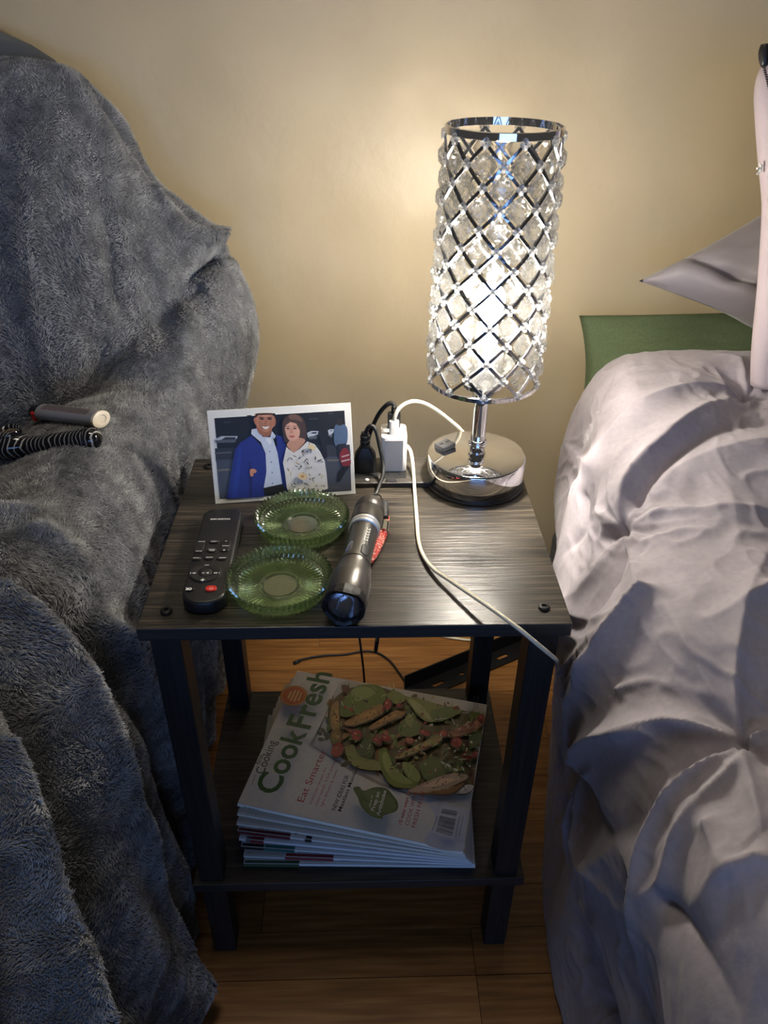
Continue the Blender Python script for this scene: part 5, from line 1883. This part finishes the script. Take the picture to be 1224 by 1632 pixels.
    hc = bpy.data.hair_curves.new('fleece_pile')
    hc.add_curves([3] * NS)
    hc.attributes['position'].data.foreach_set('vector', (pos.reshape(-1, 3) - org).astype(np.float32).ravel())
    ra_ = hc.attributes.get('radius') or hc.attributes.new('radius', 'FLOAT', 'POINT')
    ra_.data.foreach_set('value', np.tile(np.array([0.00032, 0.00027, 0.00010], np.float32), NS))
    hc.materials.append(M['pile'])
    ho = link('fleece_pile', hc, o)
    tag(ho, kind='stuff')
    bvh = BVHTree.FromPolygons([Vector(p) for p in P2.reshape(-1, 3)], [tuple(int(i) for i in f) for f in F])
    return bvh


BV = blanket()


def on_blanket(u, v):
    h = BV.ray_cast(Vector(CAM), Vector(ray(u, v)).normalized())
    return np.array(h[0]), np.array(h[1])


# ================================================================== LIGHTER AND PIPE ON THE CHAIR ARM
def flat_frame(pa, pb, na):
    ex = pb - pa
    ex /= np.linalg.norm(ex)
    up = na - ex * (na @ ex)
    up /= np.linalg.norm(up)
    return ex, np.cross(up, ex), up


pa, na = on_blanket(66, 672)
pb, nb = on_blanket(168, 686)
na = na + nb
na = na if na[2] > 0 else -na
ex, ey, up = flat_frame(pa, pb, na)
LL = float(np.linalg.norm(pb - pa))
pa = pa + up * 0.0135
li = thing('lighter', 'grey wrapped pocket lighter with a cream base lying on the blanket', 'lighter', pa)
li.matrix_world = Matrix([[ex[i], ey[i], up[i], pa[i]] for i in range(3)] + [[0, 0, 0, 1]])
RY = Matrix.Rotation(PI / 2, 4, 'Y')
SCY = Matrix.Diagonal((1, 1.15, 0.85, 1))
lm = noise_on(principled('grey_wrap', srgb(140, 140, 146), 0.35), 300, 2, bump=0.03, bump_dist=0.0003)
rl_ = 0.0105
mk('body', tf(lathe([(rl_, 0.010), (rl_, LL - 0.003)], 32), SCY @ RY), lm, li, angle=40)
mk('base', tf(lathe([(rl_ * 1.03, LL - 0.004), (rl_ * 1.03, LL - 0.0006), (rl_ * .9, LL), (rl_ * .55, LL), (rl_ * .5, LL - 0.001), (0.0, LL - 0.001)], 32), SCY @ RY), noise_on(principled('cream_base', srgb(226, 214, 196), 0.4), 300, 2, bump=0.03, bump_dist=0.0003), li, angle=40)
mk('metal_hood', tf(lathe([(rl_ * .82, -0.004), (rl_ * .9, 0.0), (rl_ * .95, 0.0105)], 32), SCY @ RY), M['black_metal'], li, angle=40)
mk('red_button', rbox(0.007, 0.016, 0.012, 0.002, 2, (0.0055, -0.0045, -0.002)), M['red'], li)
mk('spark_wheel', tf(lathe([(0.0, -0.003), (0.0042, -0.003), (0.0042, 0.003), (0, 0.003)], 20), Matrix.Translation((-0.001, 0, 0.0045)) @ Matrix.Rotation(PI / 2, 4, 'X')), M['steel_dark'], li)
lp = Print()
lx0, lx1 = 0.016, LL - 0.012
lp.poly([(lx0, -0.0062), (lx1, -0.0062), (lx1, 0.0058), (lx0, 0.0058)], (196, 190, 184))
rr = random.Random(6)
for k in range(5):
    x = lx0 + 0.002
    yy = 0.0042 - 0.0023 * k
    while x < lx1 - 0.004:
        w = rr.uniform(0.0015, 0.004)
        lp.poly([(x, yy), (x + w, yy), (x + w, yy - 0.0013), (x, yy - 0.0013)], (84, 66, 70) if k < 4 else (120, 60, 64), False)
        x += w + 0.0008
lab = lp.build('safety_label', M['ink'], li)
for v in lab.data.vertices:          # wrap it round the barrel
    yy = v.co.y
    a = yy / (rl_ * 1.0)
    rr_ = rl_ + 0.0002 + v.co.z
    v.co.y, v.co.z = rr_ * 1.15 * math.sin(a), rr_ * 0.85 * math.cos(a)

# glass spoon pipe
pa, na = on_blanket(22, 728)
pb, nb = on_blanket(168, 714)
na = na + nb
na = na if na[2] > 0 else -na
ex, ey, up = flat_frame(pa, pb, na)
LL = float(np.linalg.norm(pb - pa))
pa = pa + up * 0.0125
gp = thing('glass_pipe', 'black glass pipe with pale spiral stripes lying below the lighter', 'pipe', pa)
gp.matrix_world = Matrix([[ex[i], ey[i], up[i], pa[i]] for i in range(3)] + [[0, 0, 0, 1]])
pm = principled('black_striped_glass', rough=0.06)
tc = nd(pm, 'ShaderNodeTexCoord')
mpn = nd(pm, 'ShaderNodeMapping')
mpn.inputs['Rotation'].default_value = (0, 0, 0.25)
wv = nd(pm, 'ShaderNodeTexWave')
wv.inputs['Scale'].default_value = 62
wv.inputs['Distortion'].default_value = 9
wv.inputs['Detail'].default_value = 2
wv.inputs['Detail Scale'].default_value = 0.6
rmp = nd(pm, 'ShaderNodeValToRGB')
rmp.color_ramp.elements[0].position = 0.80
rmp.color_ramp.elements[0].color = (0.006, 0.006, 0.008, 1)
rmp.color_ramp.elements[1].position = 0.95
rmp.color_ramp.elements[1].color = (0.30, 0.29, 0.28, 1)
lk(pm, tc.outputs['Object'], mpn.inputs[0])
lk(pm, mpn.outputs[0], wv.inputs[0])
lk(pm, wv.outputs[1], rmp.inputs[0])
lk(pm, rmp.outputs[0], pm.node_tree.nodes['Principled BSDF'].inputs['Base Color'])
mk('stem', tube([(0.012, 0, 0), (0.03, 0, 0.000), (LL * .5, 0, 0.0005), (LL * .75, 0, 0.001), (LL - 0.008, 0, 0.001), (LL, 0, 0.001)], [0.0105, 0.0100, 0.0098, 0.0102, 0.0105, 0.0108, 0.0118, 0.0122, 0.0095, 0.003], 20, 8), pm, gp, smooth=True)
mk('head', tube([(-0.018, -0.004, 0), (-0.014, -0.004, 0.001), (-0.004, -0.001, 0.002), (0.006, 0, 0.002), (0.016, 0, 0.001), (0.022, 0, 0.0)], [0.004, 0.0125, 0.0155, 0.0160, 0.0130, 0.0095], 20, 6), pm, gp, smooth=True)
mk('bowl', mv(lathe([(0.0125, 0.006), (0.0135, 0.013), (0.0125, 0.0158), (0.0105, 0.0150), (0.0090, 0.0105), (0.0, 0.0095)], 28, False), 0.004, 0.006, 0.0025), pm, gp, angle=50)
am = noise_on(principled('ash', rough=0.95), 700, 3, ramp=[(0.4, srgb(40, 34, 30)), (0.6, srgb(140, 122, 104))], bump=0.8, bump_dist=0.002)
mk('ash', mv(lathe([(0.0100, 0.0118), (0.006, 0.0132), (0.0, 0.0126)], 20, False), 0.004, 0.006, 0.0025), am, gp, smooth=True)
mk('mouthpiece_ring', tf(lathe([(0.0100, -0.0020), (0.0122, -0.0012), (0.0122, 0.0012), (0.0100, 0.0020)], 24, False), Matrix.Translation((LL - 0.016, 0, 0.001)) @ RY), M['black_plastic'], gp, smooth=True)
